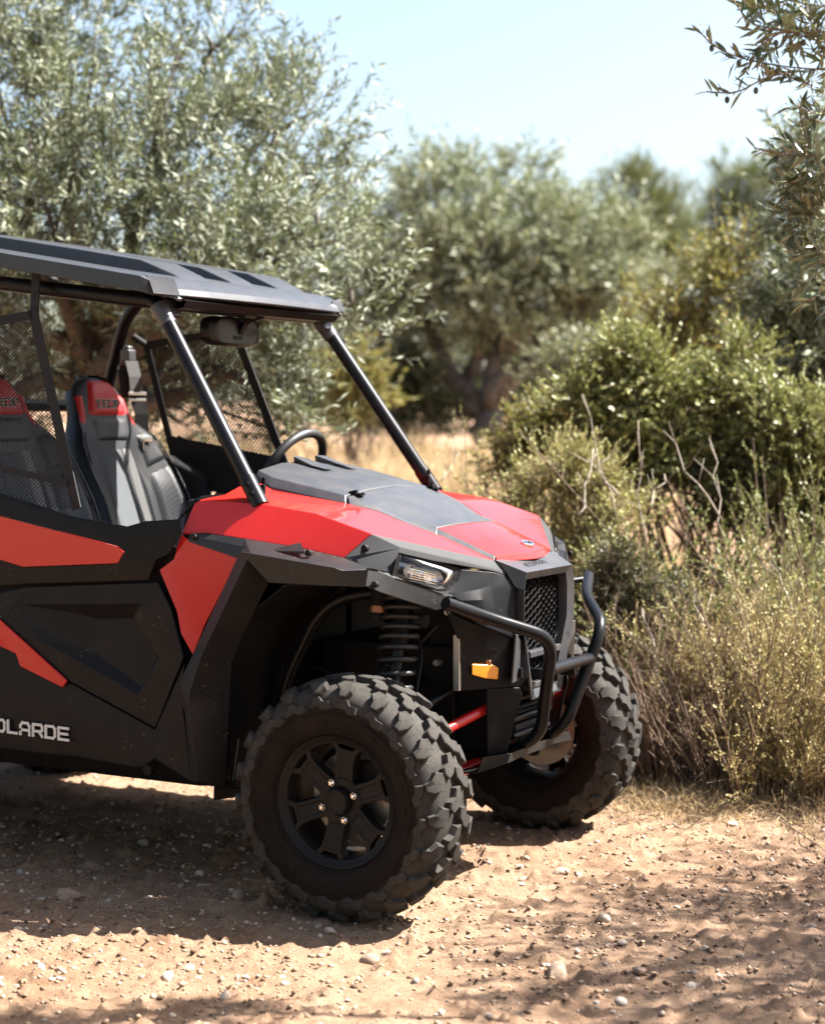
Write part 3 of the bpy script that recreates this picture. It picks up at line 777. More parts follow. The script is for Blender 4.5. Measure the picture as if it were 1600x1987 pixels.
# ---- roll cage
cage = empty('roll_cage', (0, 0, 0), buggy)
ap = [V(501, 972, -.592), V(472, 920, -.585), V(322, 617, -.515), V(291, 583, -.502), V(235, 566, -.500), V(40, 543, -.500)]
ap[5] = Vector((-1.30, -.505, 1.945)); ap[4] = Vector((-.98, -.503, 1.900)); ap[3] = Vector((-.835, -.505, 1.878))
path = [ap[0], ap[2], Vector((-.850, -.502, 1.885)), Vector((-1.72, -.505, 1.995))]
for s in (-1, 1):
    T = lambda p: p if s < 0 else my(p)
    tube('pillar', [T(p) for p in fillet(path, .11)], .0255, 'tube_black', cage)
    d_ = (path[1] - path[0]).normalized()
    tube('pillar_sleeve', [T(path[0] - d_ * .02), T(path[0] + d_ * .085)], .0285, 'tube_black', cage)
    tube('rear_pillar', [T(p) for p in fillet([Vector((-1.66, -.505, 1.985)), Vector((-1.76, -.52, 1.90)), Vector((-1.93, -.61, 1.60)), Vector((-1.96, -.64, 1.25)), Vector((-1.95, -.62, .75))], .10)], .025, 'tube_black', cage)
    for k in (.022, .058):
        q = path[0] + d_ * k + Vector((.004, -.026, .006))
        mb = MB(); mb.tube([T(q), T(q + Vector((.002, -.007, 0)))], .0085, 14); mb.tube([T(q), T(q + Vector((.002, -.0095, 0)))], .004, 6)
        mb.build('bolt', 'letter_dark', cage)
    # cast bracket at the pillar top
    a = path[1] + (path[2] - path[1]) * .30
    mb = MB(); mb.tube([T(a - d_ * .05), T(a + d_ * .03)], [.028, .034], 14)
    mb.box(T(a + Vector((.012, .03, .015))), (.022, .055, .06), Matrix.Rotation(-.5, 3, 'Y'))
    mb.box(T(a + Vector((.026, .004, .0))), (.008, .016, .06), Matrix.Rotation(-.55, 3, 'Y'))
    mb.build('pillar_bracket', 'hood_plastic', cage, bevel=.003)
    q = T(path[0]) + Vector((-.012, -s * .035, .035))
    mb = MB(); mb.box(q, (.03, .012, .03)); mb.box(q + Vector((.01, 0, .028)), (.012, .008, .02)); mb.build('pin_latch', 'letter_dark', cage, bevel=.002)
tube('header_tube', [(-.835, -.50, 1.880), (-.835, .50, 1.880)], .024, 'tube_black', cage)
tube('rear_header_tube', [(-1.72, -.505, 1.99), (-1.72, .505, 1.99)], .025, 'tube_black', cage)
tube('cross_tube', [(-1.95, -.62, 1.555), (-1.95, .62, 1.555)], .025, 'tube_black', cage)

# ---- roof
ys = [0, .085, .125, .40, .445, .565, .60, .605, .585]
hs = [.014, .014, .014, .012, .010, .006, 0, -.050, -.052]
xs = [-2.12, -2.02, -1.45, -1.02, -.93, -.845, -.785, -.735, -.722]
vv, ff = [], []
row_n = 2 * len(ys) - 1
for xi, x_ in enumerate(xs):
    zb = 1.956 + .172 * (-.808 - x_)
    row_ = []
    for yi, (y_, h_) in enumerate(zip(ys, hs)):
        k_ = 1.0; hh_ = h_
        if xi == 0: hh_ = min(h_, .0) - .02
        if xi == 1: hh_ = h_ * .8
        if xi == 5: hh_ = h_ * .85 if h_ > 0 else h_
        if xi == 6: k_, hh_ = .97, (h_ * .45 - .004 if h_ >= 0 else h_)
        if xi == 7: k_, hh_ = .875, (h_ * .10 - .022 if h_ >= 0 else -.052)
        if xi == 8: k_, hh_ = .86, (-.040 if h_ >= 0 else -.060)
        row_.append((x_ - (.03 * (y_ / .6) ** 2 if xi >= 6 else 0), y_ * k_, zb + hh_))
    full = [(a, -b_, c) for a, b_, c in reversed(row_)] + row_[1:]
    vv += full
for a in range(len(xs) - 1):
    for k_ in range(row_n - 1):
        ff.append((a * row_n + k_, a * row_n + k_ + 1, (a + 1) * row_n + k_ + 1, (a + 1) * row_n + k_))
me = mesh_of(vv, [tuple(reversed(f_)) for f_ in ff])
roof = obj('roof', me, 'roof_plastic', buggy)
sm = roof.modifiers.new('solid', 'SOLIDIFY'); sm.thickness = .012; sm.offset = 1
bm = bmesh.new(); bm.from_mesh(me); bmesh.ops.recalc_face_normals(bm, faces=bm.faces)
if sum(f_.normal.z for f_ in bm.faces) < 0: bmesh.ops.reverse_faces(bm, faces=bm.faces)
bm.to_mesh(me); bm.free(); sm.offset = -1
add_bevel(roof, .006, 2, 18)
mb = MB(); mb.add([(-.80, -.50, 1.905), (-.80, .50, 1.905), (-.74, .49, 1.885), (-.74, -.49, 1.885), (-.76, .48, 1.862), (-.76, -.48, 1.862), (-.83, .49, 1.862), (-.83, -.49, 1.862)],
                  [(0, 3, 2, 1), (3, 5, 4, 2), (5, 7, 6, 4)])
mb.build('roof_header', 'black_plastic', roof)
for y0, y1 in ((-.455, -.19), (-.115, .115), (.19, .455)):   # raised pads along the roof
    vv = []; st_ = [(-2.08, -.01, 1.0), (-2.0, .05, 1.0), (-1.25, .052, 1.0), (-.97, .050, .96), (-.86, .020, .86), (-.80, -.006, .80)]
    yc_ = (y0 + y1) / 2
    for x_, h_, k_ in st_:
        zb = 1.956 + .172 * (-.808 - x_)
        a0, a1 = yc_ + (y0 - yc_) * k_, yc_ + (y1 - yc_) * k_
        a0, a1 = (a0, a1) if x_ < -.9 else (a0 * .95, a1 * .95)
        vv += [(x_, a0, zb - .03), (x_, a0 + .022, zb + h_), (x_, a1 - .022, zb + h_), (x_, a1, zb - .03)]
    n_ = len(st_)
    ff = [(i * 4 + k_, i * 4 + k_ + 4, i * 4 + k_ + 5, i * 4 + k_ + 1) for i in range(n_ - 1) for k_ in range(3)] + [(0, 1, 2, 3), tuple(n_ * 4 - 4 + k_ for k_ in (3, 2, 1, 0))]
    mb = MB(); mb.add(vv, [tuple(reversed(f_)) for f_ in ff]); mb.build('roof_pad', 'roof_plastic', roof, bevel=.005)
for s in (-1, 1):
    a = [V(290, 537, -.602), V(336, 541, -.535), V(347, 571, -.515), V(300, 567, -.607)]
    a = [p if s < 0 else my(p) for p in a]
    back_ = Vector((-.02, -s * .03, -.008))
    mb = MB(); mb.add(a + [p + back_ for p in a], [(0, 1, 2, 3) if s > 0 else (3, 2, 1, 0)] + [(i, i + 4, (i + 1) % 4 + 4, (i + 1) % 4) for i in range(4)])
    mb.build('roof_corner', 'roof_plastic', roof, bevel=.004)
    mb = MB(); q = V(300, 527, -.56); q.y *= -s
    for k_ in range(4): mb.box(q + Vector((-.02 + .012 * k_, 0, .004)), (.008, .012, .004))
    mb.build('vent_mark', 'letter_dark', roof)

# ---- rear-view mirror
mir = empty('rear_view_mirror', (0, 0, 0), buggy)
mc = V(446, 644, 0.02)
n_ = 24; prof = []
for k_ in range(n_):
    a_ = 2 * math.pi * k_ / n_
    cx_, sx_ = math.cos(a_), math.sin(a_)
    prof.append((math.copysign(abs(cx_) ** .45, cx_) * .172, math.copysign(abs(sx_) ** .6, sx_) * .054))
vv, ff = [], []
for sc, dx in ((.80, .034), (.95, .022), (1.0, 0.0), (.98, -.012)):
    vv += [mc + Vector((dx, a * sc, b_ * sc)) for a, b_ in prof]
for r_ in range(3): ff += [(r_ * n_ + k_, r_ * n_ + (k_ + 1) % n_, (r_ + 1) * n_ + (k_ + 1) % n_, (r_ + 1) * n_ + k_) for k_ in range(n_)]
ff += [tuple(reversed(range(n_))), tuple(3 * n_ + k_ for k_ in range(n_))]
me = mesh_of(vv, ff, True); me.set_sharp_from_angle(angle=math.radians(40)); obj('mirror_housing', me, 'tube_black', mir)
tube('mirror_stalk', [mc + Vector((.03, .02, -.005)), mc + Vector((.05, .03, .04)), Vector((-.80, .05, 1.865))], .012, 'tube_black', mir, fil=.02)
mb = MB(); mb.box(mc + Vector((-.80 - mc.x - .02, -.03, .052)), (.03, .07, .02)); mb.build('mirror_foot', 'tube_black', mir, bevel=.004)
mb = MB(); mb.box(mc + Vector((.034, .0, -.022)), (.004, .05, .014)); mb.build('mirror_tab', 'letter_dark', mir, bevel=.001)

# ---- steering wheel
sw = empty('steering_wheel', (0, 0, 0), buggy)
sc_ = Vector((-.862, .345, 1.300)); e1, e2 = Vector((0, 1, 0)), Vector((.47, 0, .88)).normalized(); e3 = e1.cross(e2)
tube('wheel_rim', [sc_ + e1 * (.178 * math.cos(2 * math.pi * k_ / 48)) + e2 * (.168 * math.sin(2 * math.pi * k_ / 48)) for k_ in range(48)], .0165, 'vinyl_black', sw, closed=True)
for a_ in (200, 340, 270):
    a_ = math.radians(a_); d_ = e1 * math.cos(a_) + e2 * math.sin(a_)
    tube('spoke', [sc_ + d_ * .02 + Vector((.02, 0, -.01)), sc_ + d_ * .168], .011, 'dark_plastic', sw)
mb = MB(); mb.tube([sc_ + Vector((-.005, 0, .003)), sc_ + Vector((.04, 0, -.02))], .05, 20); mb.build('hub', 'dark_plastic', sw, bevel=.006)
tube('column', [sc_ + Vector((.03, 0, -.02)), Vector((-.62, .345, 1.13))], .025, 'dark_plastic', sw)

# ---- seats
def interp(tab, z): return float(np.interp(z, [t[0] for t in tab], [t[1] for t in tab]))
WT = [(.80, .245), (1.10, .262), (1.32, .258), (1.41, .235), (1.47, .190), (1.52, .160), (1.58, .150), (1.625, .128), (1.655, .09), (1.675, .02)]
XC = [(.80, -1.46), (1.1, -1.555), (1.35, -1.635), (1.5, -1.675), (1.6, -1.705), (1.64, -1.725), (1.66, -1.745), (1.675, -1.78)]
BO = [(.80, .11), (1.2, .095), (1.35, .055), (1.45, .02), (1.5, -.02), (1.68, -.035)]
def seat_pt(u, z, off=0.0, yc=0.0):
    w_ = interp(WT, z)
    return Vector((interp(XC, z) + interp(BO, z) * abs(u) ** 2.6 + off, yc + u * (w_ + off * .4), z))
def seat(yc, lbl):
    st_ = empty('seat', (0, 0, 0), buggy)
    if lbl: st_['label'] = lbl
    zs = [.80, .95, 1.1, 1.2, 1.3, 1.36, 1.41, 1.45, 1.49, 1.53, 1.57, 1.6, 1.625, 1.645, 1.66, 1.672]
    us = [-1, -.93, -.8, -.62, -.45, -.25, 0, .25, .45, .62, .8, .93, 1]
    vv, ff = [], []
    nu = len(us); ring = 2 * nu
    for z in zs:
        fr = [seat_pt(u, z, 0, yc) for u in us]
        bk = [Vector((interp(XC, z) - .13 + .05 * abs(u) ** 3 + (.10 if z > 1.65 else .05 if z > 1.62 else 0), yc + u * interp(WT, z) * .9, z)) for u in reversed(us)]
        vv += fr + bk
    for a in range(len(zs) - 1):
        for k_ in range(ring): ff.append((a * ring + k_, a * ring + (k_ + 1) % ring, (a + 1) * ring + (k_ + 1) % ring, (a + 1) * ring + k_))
    ff.append(tuple((len(zs) - 1) * ring + k_ for k_ in range(ring)))
    obj('backrest', mesh_of(vv, ff, True), 'vinyl_black', st_)
    def patch(name, mat, pts2, off=.006, us_=9, zs_=9):
        # quad patch with curved edges, (u,z) of four corners: bl, br, tr, tl
        bl, br, tr, tl = pts2
        v2, f2 = [], []
        for j in range(zs_):
            t = j / (zs_ - 1)
            for i in range(us_):
                s_ = i / (us_ - 1)
                u = (1 - t) * ((1 - s_) * bl[0] + s_ * br[0]) + t * ((1 - s_) * tl[0] + s_ * tr[0])
                z = (1 - t) * ((1 - s_) * bl[1] + s_ * br[1]) + t * ((1 - s_) * tl[1] + s_ * tr[1])
                edge = min(s_, 1 - s_, t, 1 - t) < 1e-6
                v2.append(seat_pt(u, z, -.004 if edge else off, yc))
        for j in range(zs_ - 1):
            for i in range(us_ - 1): f2.append((j * us_ + i, j * us_ + i + 1, (j + 1) * us_ + i + 1, (j + 1) * us_ + i))
        return obj(name, mesh_of(v2, f2, True), mat, st_)
    patch('headrest_cover', 'vinyl_red', [(-.70, 1.512), (.80, 1.512), (.72, 1.655), (-.55, 1.655)], .010, 13, 11)
    patch('headrest_side', 'vinyl_red', [(.82, 1.465), (1.0, 1.485), (1.0, 1.60), (.80, 1.60)], .007, 5, 7)
    patch('headrest_side', 'vinyl_red', [(-1.0, 1.485), (-.74, 1.465), (-.72, 1.60), (-1.0, 1.60)], .004, 5, 7)
    patch('neck_pad', 'vinyl_black', [(-.45, 1.415), (.48, 1.415), (.80, 1.508), (-.66, 1.508)], .009)
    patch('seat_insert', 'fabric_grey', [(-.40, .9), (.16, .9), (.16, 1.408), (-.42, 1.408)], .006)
    patch('seat_insert_sunlit', 'fabric_sunlit_and_piping', [(.17, .9), (.40, .9), (.36, 1.408), (.17, 1.408)], .007)  # strip of sunlight on the insert, painted as a lighter grey
    patch('bolster', 'carbon_vinyl', [(.56, .95), (.97, .95), (.97, 1.33), (.56, 1.29)], .012)
    patch('bolster', 'carbon_vinyl', [(.43, .9), (.54, .9), (.54, 1.28), (.40, 1.34)], .008)
    patch('bolster', 'vinyl_black', [(.56, 1.30), (.97, 1.34), (1.0, 1.45), (.60, 1.44)], .010)
    patch('bolster', 'vinyl_red', [(.62, .88), (.985, .88), (.985, .99), (.70, .945)], .014)
    patch('bolster', 'vinyl_black', [(-.97, .95), (-.48, .95), (-.48, 1.40), (-.97, 1.38)], .010)
    mb = MB()
    mb.add([Vector((-1.50, yc - .25, .66)), Vector((-1.50, yc + .25, .66)), Vector((-1.02, yc + .25, .70)), Vector((-1.02, yc - .25, .70)), Vector((-1.52, yc - .25, .86)), Vector((-1.52, yc + .25, .86)), Vector((-1.0, yc + .25, .90)), Vector((-1.0, yc - .25, .90))],
           [(4, 7, 6, 5), (0, 1, 2, 3), (0, 4, 5, 1), (2, 6, 7, 3), (0, 3, 7, 4), (1, 5, 6, 2)])
    mb.build('cushion', 'vinyl_black', st_, bevel=.04)
    o_ = seat_pt(-.36, 1.548, .0115, yc)
    ux = (seat_pt(.5, 1.548, 0, yc) - seat_pt(-.36, 1.548, 0, yc)); uz = seat_pt(.05, 1.6, 0, yc) - seat_pt(.05, 1.548, 0, yc)
    letters('letter_outline', 'CECIP', o_, ux, uz, .026, 'letter_white', st_, wid=.95, gap=.28, stroke=.34, depth=.004, slant=.12)
    letters('letter', 'CECIP', o_, ux, uz, .026, 'letter_dark', st_, wid=.95, gap=.28, stroke=.20, depth=.0055, slant=.12)
    pth = [seat_pt(-.95 if yc < 0 else -.90, z, .008, yc) for z in np.linspace(.95, 1.45, 14)]
    tube('piping', pth, .003, 'fabric_sunlit_and_piping' if yc < 0 else 'vinyl_black', st_)
    pth = [seat_pt(.985, z, .012, yc) for z in np.linspace(.95, 1.44, 14)]
    tube('piping', pth, .004, 'carbon_vinyl', st_)
    return st_
seat(.30, 'driver seat behind the steering wheel'); seat(-.30, 'passenger seat behind the near window net')
# seat belt on the far side
belt = empty('seat_belt', (0, 0, 0), buggy)
def strap(name, pts, w, mat, parent, wdir=Vector((.55, .83, 0)), th=.003):
    wd = wdir.normalized(); mb = MB(); n = len(pts)
    nd = wd.cross(Vector((0, 0, 1)))
    vs_ = []
    for p in pts: vs_ += [p - wd * w / 2 + nd * th, p + wd * w / 2 + nd * th, p + wd * w / 2 - nd * th, p - wd * w / 2 - nd * th]
    fs = [(i * 4 + k_, i * 4 + (k_ + 1) % 4, (i + 1) * 4 + (k_ + 1) % 4, (i + 1) * 4 + k_) for i in range(n - 1) for k_ in range(4)] + [(0, 1, 2, 3), tuple(4 * n - 4 + k_ for k_ in (3, 2, 1, 0))]
    return mb.add(vs_, fs).build(name, mat, parent)
b1_, b2_, b3_ = V(255, 700, .50), V(265, 762, .50), V(276, 845, .50)
strap('strap', [b1_, (b1_ + b2_) / 2 + Vector((.006, 0, 0)), b2_], .052, 'belt_grey', belt)
strap('strap', [b2_ + Vector((0, 0, -.012)), (b2_ + b3_) / 2 + Vector((.01, 0, 0)), b3_, b3_ + Vector((.04, 0, -.4))], .056, 'fabric_black', belt)
strap('back_strap', [b1_ + Vector((-.025, -.02, -.02)), b2_ + Vector((-.03, -.02, -.02))], .05, 'fabric_black', belt)
mb = MB(); q = b2_ + Vector((.004, 0, -.004)); mb.box(q, (.012, .075, .014), Matrix.Rotation(-.6, 3, 'Z')); mb.box(q + Vector((.002, 0, -.025)), (.010, .07, .012), Matrix.Rotation(-.6, 3, 'Z')); mb.build('buckle', 'steel', belt, bevel=.002)
mb = MB(); q = V(249, 690, .51); mb.box(q, (.045, .05, .05)); mb.box(q + Vector((.0, 0, .03)), (.03, .035, .02)); mb.build('retractor', 'hood_plastic', belt, bevel=.008)
mb = MB(); q = V(284, 853, .47); mb.box(q, (.008, .05, .018), Matrix.Rotation(-.6, 3, 'Z'))
for dz, dy in ((-.02, 0.018), (-.02, -.018)): mb.box(q + Vector((0, dy, dz)), (.007, .008, .045))
mb.box(q + Vector((0, 0, -.042)), (.007, .044, .008)); mb.build('latch_plate', 'chrome', belt, bevel=.002)
for s in (1,):                                            # dark moulded cabin side behind the driver seat
    mb = MB(); mb.add([(-1.98, s * .50, 1.30), (-1.60, s * .52, 1.36), (-1.45, s * .60, 1.28), (-1.42, s * .62, .9), (-1.98, s * .55, .9), (-1.98, s * .66, 1.30), (-1.60, s * .67, 1.36), (-1.45, s * .68, 1.28), (-1.42, s * .68, .9), (-1.98, s * .68, .9)],
                      [(0, 1, 2, 3, 4), (5, 9, 8, 7, 6), (0, 5, 6, 1), (1, 6, 7, 2), (2, 7, 8, 3)])
    mb.build('side_moulding', 'fabric_black', buggy, bevel=.02)

# ---- window nets
def net(s):
    e = empty('window_net', (0, 0, 0), buggy)
    T = lambda p: p if s < 0 else my(p)
    FT, FB = Vector((-1.285, -.600, 1.850)), Vector((-1.050, -.675, 1.205))
    RT, RB = Vector((-1.715, -.600, 1.80)), Vector((-1.66, -.672, 1.21))
    if s > 0: RB = Vector((-1.585, -.66, 1.21))
    def at(u, v): return (FT * (1 - u) + RT * u) * (1 - v) + (FB * (1 - u) + RB * u) * v
    mb = MB(); pitch, wd = .0105, .0011 if s < 0 else .0016
    Wn, Hn = (FT - RT).length, (FT - FB).length
    nd = (RT - FT).cross(FB - FT).normalized()
    def clipline(c, sgn):
        # a + sgn*b = c in metres on the net, clipped to the rectangle
        pts_ = []
        for a in (0, Wn):
            b_ = sgn * (c - a)
            if -1e-9 <= b_ <= Hn + 1e-9: pts_.append((a, b_))
        for b_ in (0, Hn):
            a = c - sgn * b_
            if 1e-9 < a < Wn - 1e-9: pts_.append((a, b_))
        return pts_[:2] if len(pts_) >= 2 else None
    for sgn in (1, -1):
        c = -Hn
        while c < Wn + Hn:
            r_ = clipline(c, sgn)
            if r_:
                (a0, b0_), (a1, b1x) = r_
                p, q = at(a0 / Wn, b0_ / Hn), at(a1 / Wn, b1x / Hn)
                if (q - p).length > .004:
                    w_ = nd.cross((q - p).normalized()) * wd
                    off = nd * (.0006 * sgn)
                    mb.add([T(p + w_ + off), T(q + w_ + off), T(q - w_ + off), T(p - w_ + off)], [(0, 1, 2, 3)])
            c += pitch * 1.25
    o = mb.build('netting', 'fabric_black', e)
    def border(name, a, b_, w):
        d_ = (b_ - a).normalized(); wv = nd.cross(d_) * (w / 2)
        mbx = MB(); n3 = nd * .003
        vs_ = [a + wv, b_ + wv, b_ - wv, a - wv]
        vs_ = [T(p + n3) for p in vs_] + [T(p - n3) for p in vs_]
        mbx.add(vs_, [(0, 1, 2, 3), (7, 6, 5, 4)] + [(i, i + 4, (i + 1) % 4 + 4, (i + 1) % 4) for i in range(4)])
        mbx.build(name, 'fabric_black', e)
    border('border_strap', FT + (FT - FB).normalized() * .02, FB, .036)
    border('border_strap', FT, RT, .030)
    border('border_strap', RT, RB, .030)
    border('border_strap', Vector((-1.60, -.655, 1.425)), Vector((-1.36, -.667, 1.33)), .022)
    border('border_strap', Vector((-1.36, -.667, 1.33)), Vector((-1.09, -.672, 1.29)), .022)
    border('hanging_strap', FT + Vector((0, 0, -.02)), Vector((-1.305, -.56, 2.0)), .034)
    tube('tie', [T(RT), T(RT + Vector((-.05, .02, .035)))], .014, 'fabric_black', e)
    if s > 0:                                            # black lower half
        v2 = [at(.0, .78), at(1, .62), at(1, 1.0), at(0, 1.0)]
        mbx = MB(); mbx.add([T(p + nd * .004) for p in v2] + [T(p - nd * .004) for p in v2], [(0, 1, 2, 3), (7, 6, 5, 4)]); mbx.build('net_skirt', 'fabric_black', e)
net(-1); net(1)

# ---- wheels
PROF = [(0, .350), (.05, .3485), (.085, .343), (.106, .331), (.119, .312), (.126, .288), (.127, .262), (.122, .236), (.112, .214), (.100, .203), (.094, .196)]
_arc = [0.0]
for i in range(1, len(PROF)): _arc.append(_arc[-1] + math.hypot(PROF[i][0] - PROF[i - 1][0], PROF[i][1] - PROF[i - 1][1]))
def tyre_pt(sv, t, h):
    """point at signed arc length sv from the crown, t metres round, h above the rubber"""
    a = abs(sv); sg = 1 if sv >= 0 else -1
    y = float(np.interp(a, _arc, [p[0] for p in PROF])); r_ = float(np.interp(a, _arc, [p[1] for p in PROF]))
    y2 = float(np.interp(a + .008, _arc, [p[0] for p in PROF])); r2 = float(np.interp(a + .008, _arc, [p[1] for p in PROF]))
    y1 = float(np.interp(max(a - .008, 0), _arc, [p[0] for p in PROF])); r1 = float(np.interp(max(a - .008, 0), _arc, [p[1] for p in PROF]))
    ty, tr = y2 - y1, r2 - r1; L_ = math.hypot(ty, tr); ny, nr = -tr / L_, ty / L_
    th = t / .352
    rr = r_ + nr * h
    return Vector((rr * math.sin(th), sg * (y + ny * h), rr * math.cos(th)))
def lug_mesh(poly, hfun):
    n = len(poly)
    cs, ct = sum(p[0] for p in poly) / n, sum(p[1] for p in poly) / n
    bot = [tyre_pt(cs + (s_ - cs) * 1.10, ct + (t_ - ct) * 1.10, -.004) for s_, t_ in poly]
    top = [tyre_pt(s_, t_, hfun(s_) - .0015) for s_, t_ in poly]
    top2 = [tyre_pt(cs + (s_ - cs) * .90, ct + (t_ - ct) * .90, hfun(s_) + .0008) for s_, t_ in poly]
    ctr = tyre_pt(cs, ct, hfun(cs) + .001)
    vv = bot + top + top2 + [ctr]
    ff = [(i, (i + 1) % n, (i + 1) % n + n, i + n) for i in range(n)] + [(i + n, (i + 1) % n + n, (i + 1) % n + 2 * n, i + 2 * n) for i in range(n)]
    ff += [(i + 2 * n, (i + 1) % n + 2 * n, 3 * n) for i in range(n)]
    me = mesh_of(vv, ff)
    bm = bmesh.new(); bm.from_mesh(me); bmesh.ops.recalc_face_normals(bm, faces=bm.faces); bm.to_mesh(me); bm.free()
    me.polygons.foreach_set('use_smooth', [True] * len(me.polygons)); me.set_sharp_from_angle(angle=math.radians(24))
    me.materials.append(MATS['rubber'])
    return me
hC = lambda s_: .021
hS = lambda s_: float(np.interp(abs(s_), [.10, .125, .16], [.019, .014, .004]))
cen = [(.002, -.034), (.004, -.004), (-.020, .026), (-.046, .036), (-.060, .022), (-.058, .002), (-.034, -.008), (-.022, -.032)]
sho = [(-.066, -.022), (-.064, .010), (-.084, .026), (-.106, .030), (-.122, .018), (-.124, -.004), (-.106, -.010), (-.090, -.030)]
sid = [(-.128, -.034), (-.128, -.012), (-.142, .004), (-.140, .030), (-.160, .036), (-.166, .006), (-.154, -.016), (-.150, -.038)]
mir_ = lambda q: [(-a, b_) for a, b_ in reversed(q)]
LUGS = [(lug_mesh(cen, hC), 0), (lug_mesh(mir_(cen), hC), .5), (lug_mesh(sho, hS), .40), (lug_mesh(mir_(sho), hS), .9), (lug_mesh(sid, lambda s_: .009), .72), (lug_mesh(mir_(sid), lambda s_: .009), .22)]
prof_full = [(-y, r_) for y, r_ in reversed(PROF)] + PROF[1:]
v_, f_ = lathe(prof_full, 96)
TYRE = mesh_of(v_, f_, True); TYRE.materials.append(MATS['rubber']); TYRE.materials.append(MATS['rubber_side'])
TYRE.polygons.foreach_set('material_index', [1 if (i % (len(prof_full) - 1)) in (0, 1, 2, 3, 4, len(prof_full) - 2, len(prof_full) - 3, len(prof_full) - 4, len(prof_full) - 5, len(prof_full) - 6) else 0 for i in range(len(f_))])
bm = bmesh.new(); bm.from_mesh(TYRE); bmesh.ops.recalc_face_normals(bm, faces=bm.faces); bm.to_mesh(TYRE); bm.free()
rib = MB()
for k_ in range(26):                                    # moulded marks on the sidewall
    if k_ % 13 in (5, 6, 11, 12): continue
    a_ = 2 * math.pi * k_ / 26
    for side_ in (-1, 1):
        P = []
        for da_, rr in ((-.05, .232), (.05, .232), (.062, .252), (-.038, .252)):
            yy = float(np.interp(-rr, [-.288, -.262, -.236, -.214], [.126, .127, .122, .112])) + .0022
            P.append((rr * math.cos(a_ + da_), side_ * yy, rr * math.sin(a_ + da_)))
        P2 = [(p[0], p[1] - side_ * .006, p[2]) for p in P]
        rib.add(P + P2, [(0, 1, 2, 3) if side_ < 0 else (3, 2, 1, 0)] + [(i, i + 4, (i + 1) % 4 + 4, (i + 1) % 4) for i in range(4)])
for r0_, h_ in ((.268, .0025), (.212, .003)):
    yy = float(np.interp(-r0_, [-.288, -.262, -.236, -.214, -.203], [.126, .127, .122, .112, .100]))
    for side_ in (-1, 1):
        v_, f_ = lathe([(side_ * (yy - .002), r0_ - .003), (side_ * (yy + h_), r0_ - .0015), (side_ * (yy + h_), r0_ + .0015), (side_ * (yy - .002), r0_ + .003)], 72); rib.add(v_, f_)
RIB = mesh_of(rib.v, rib.f); RIB.materials.append(MATS['rubber_side'])
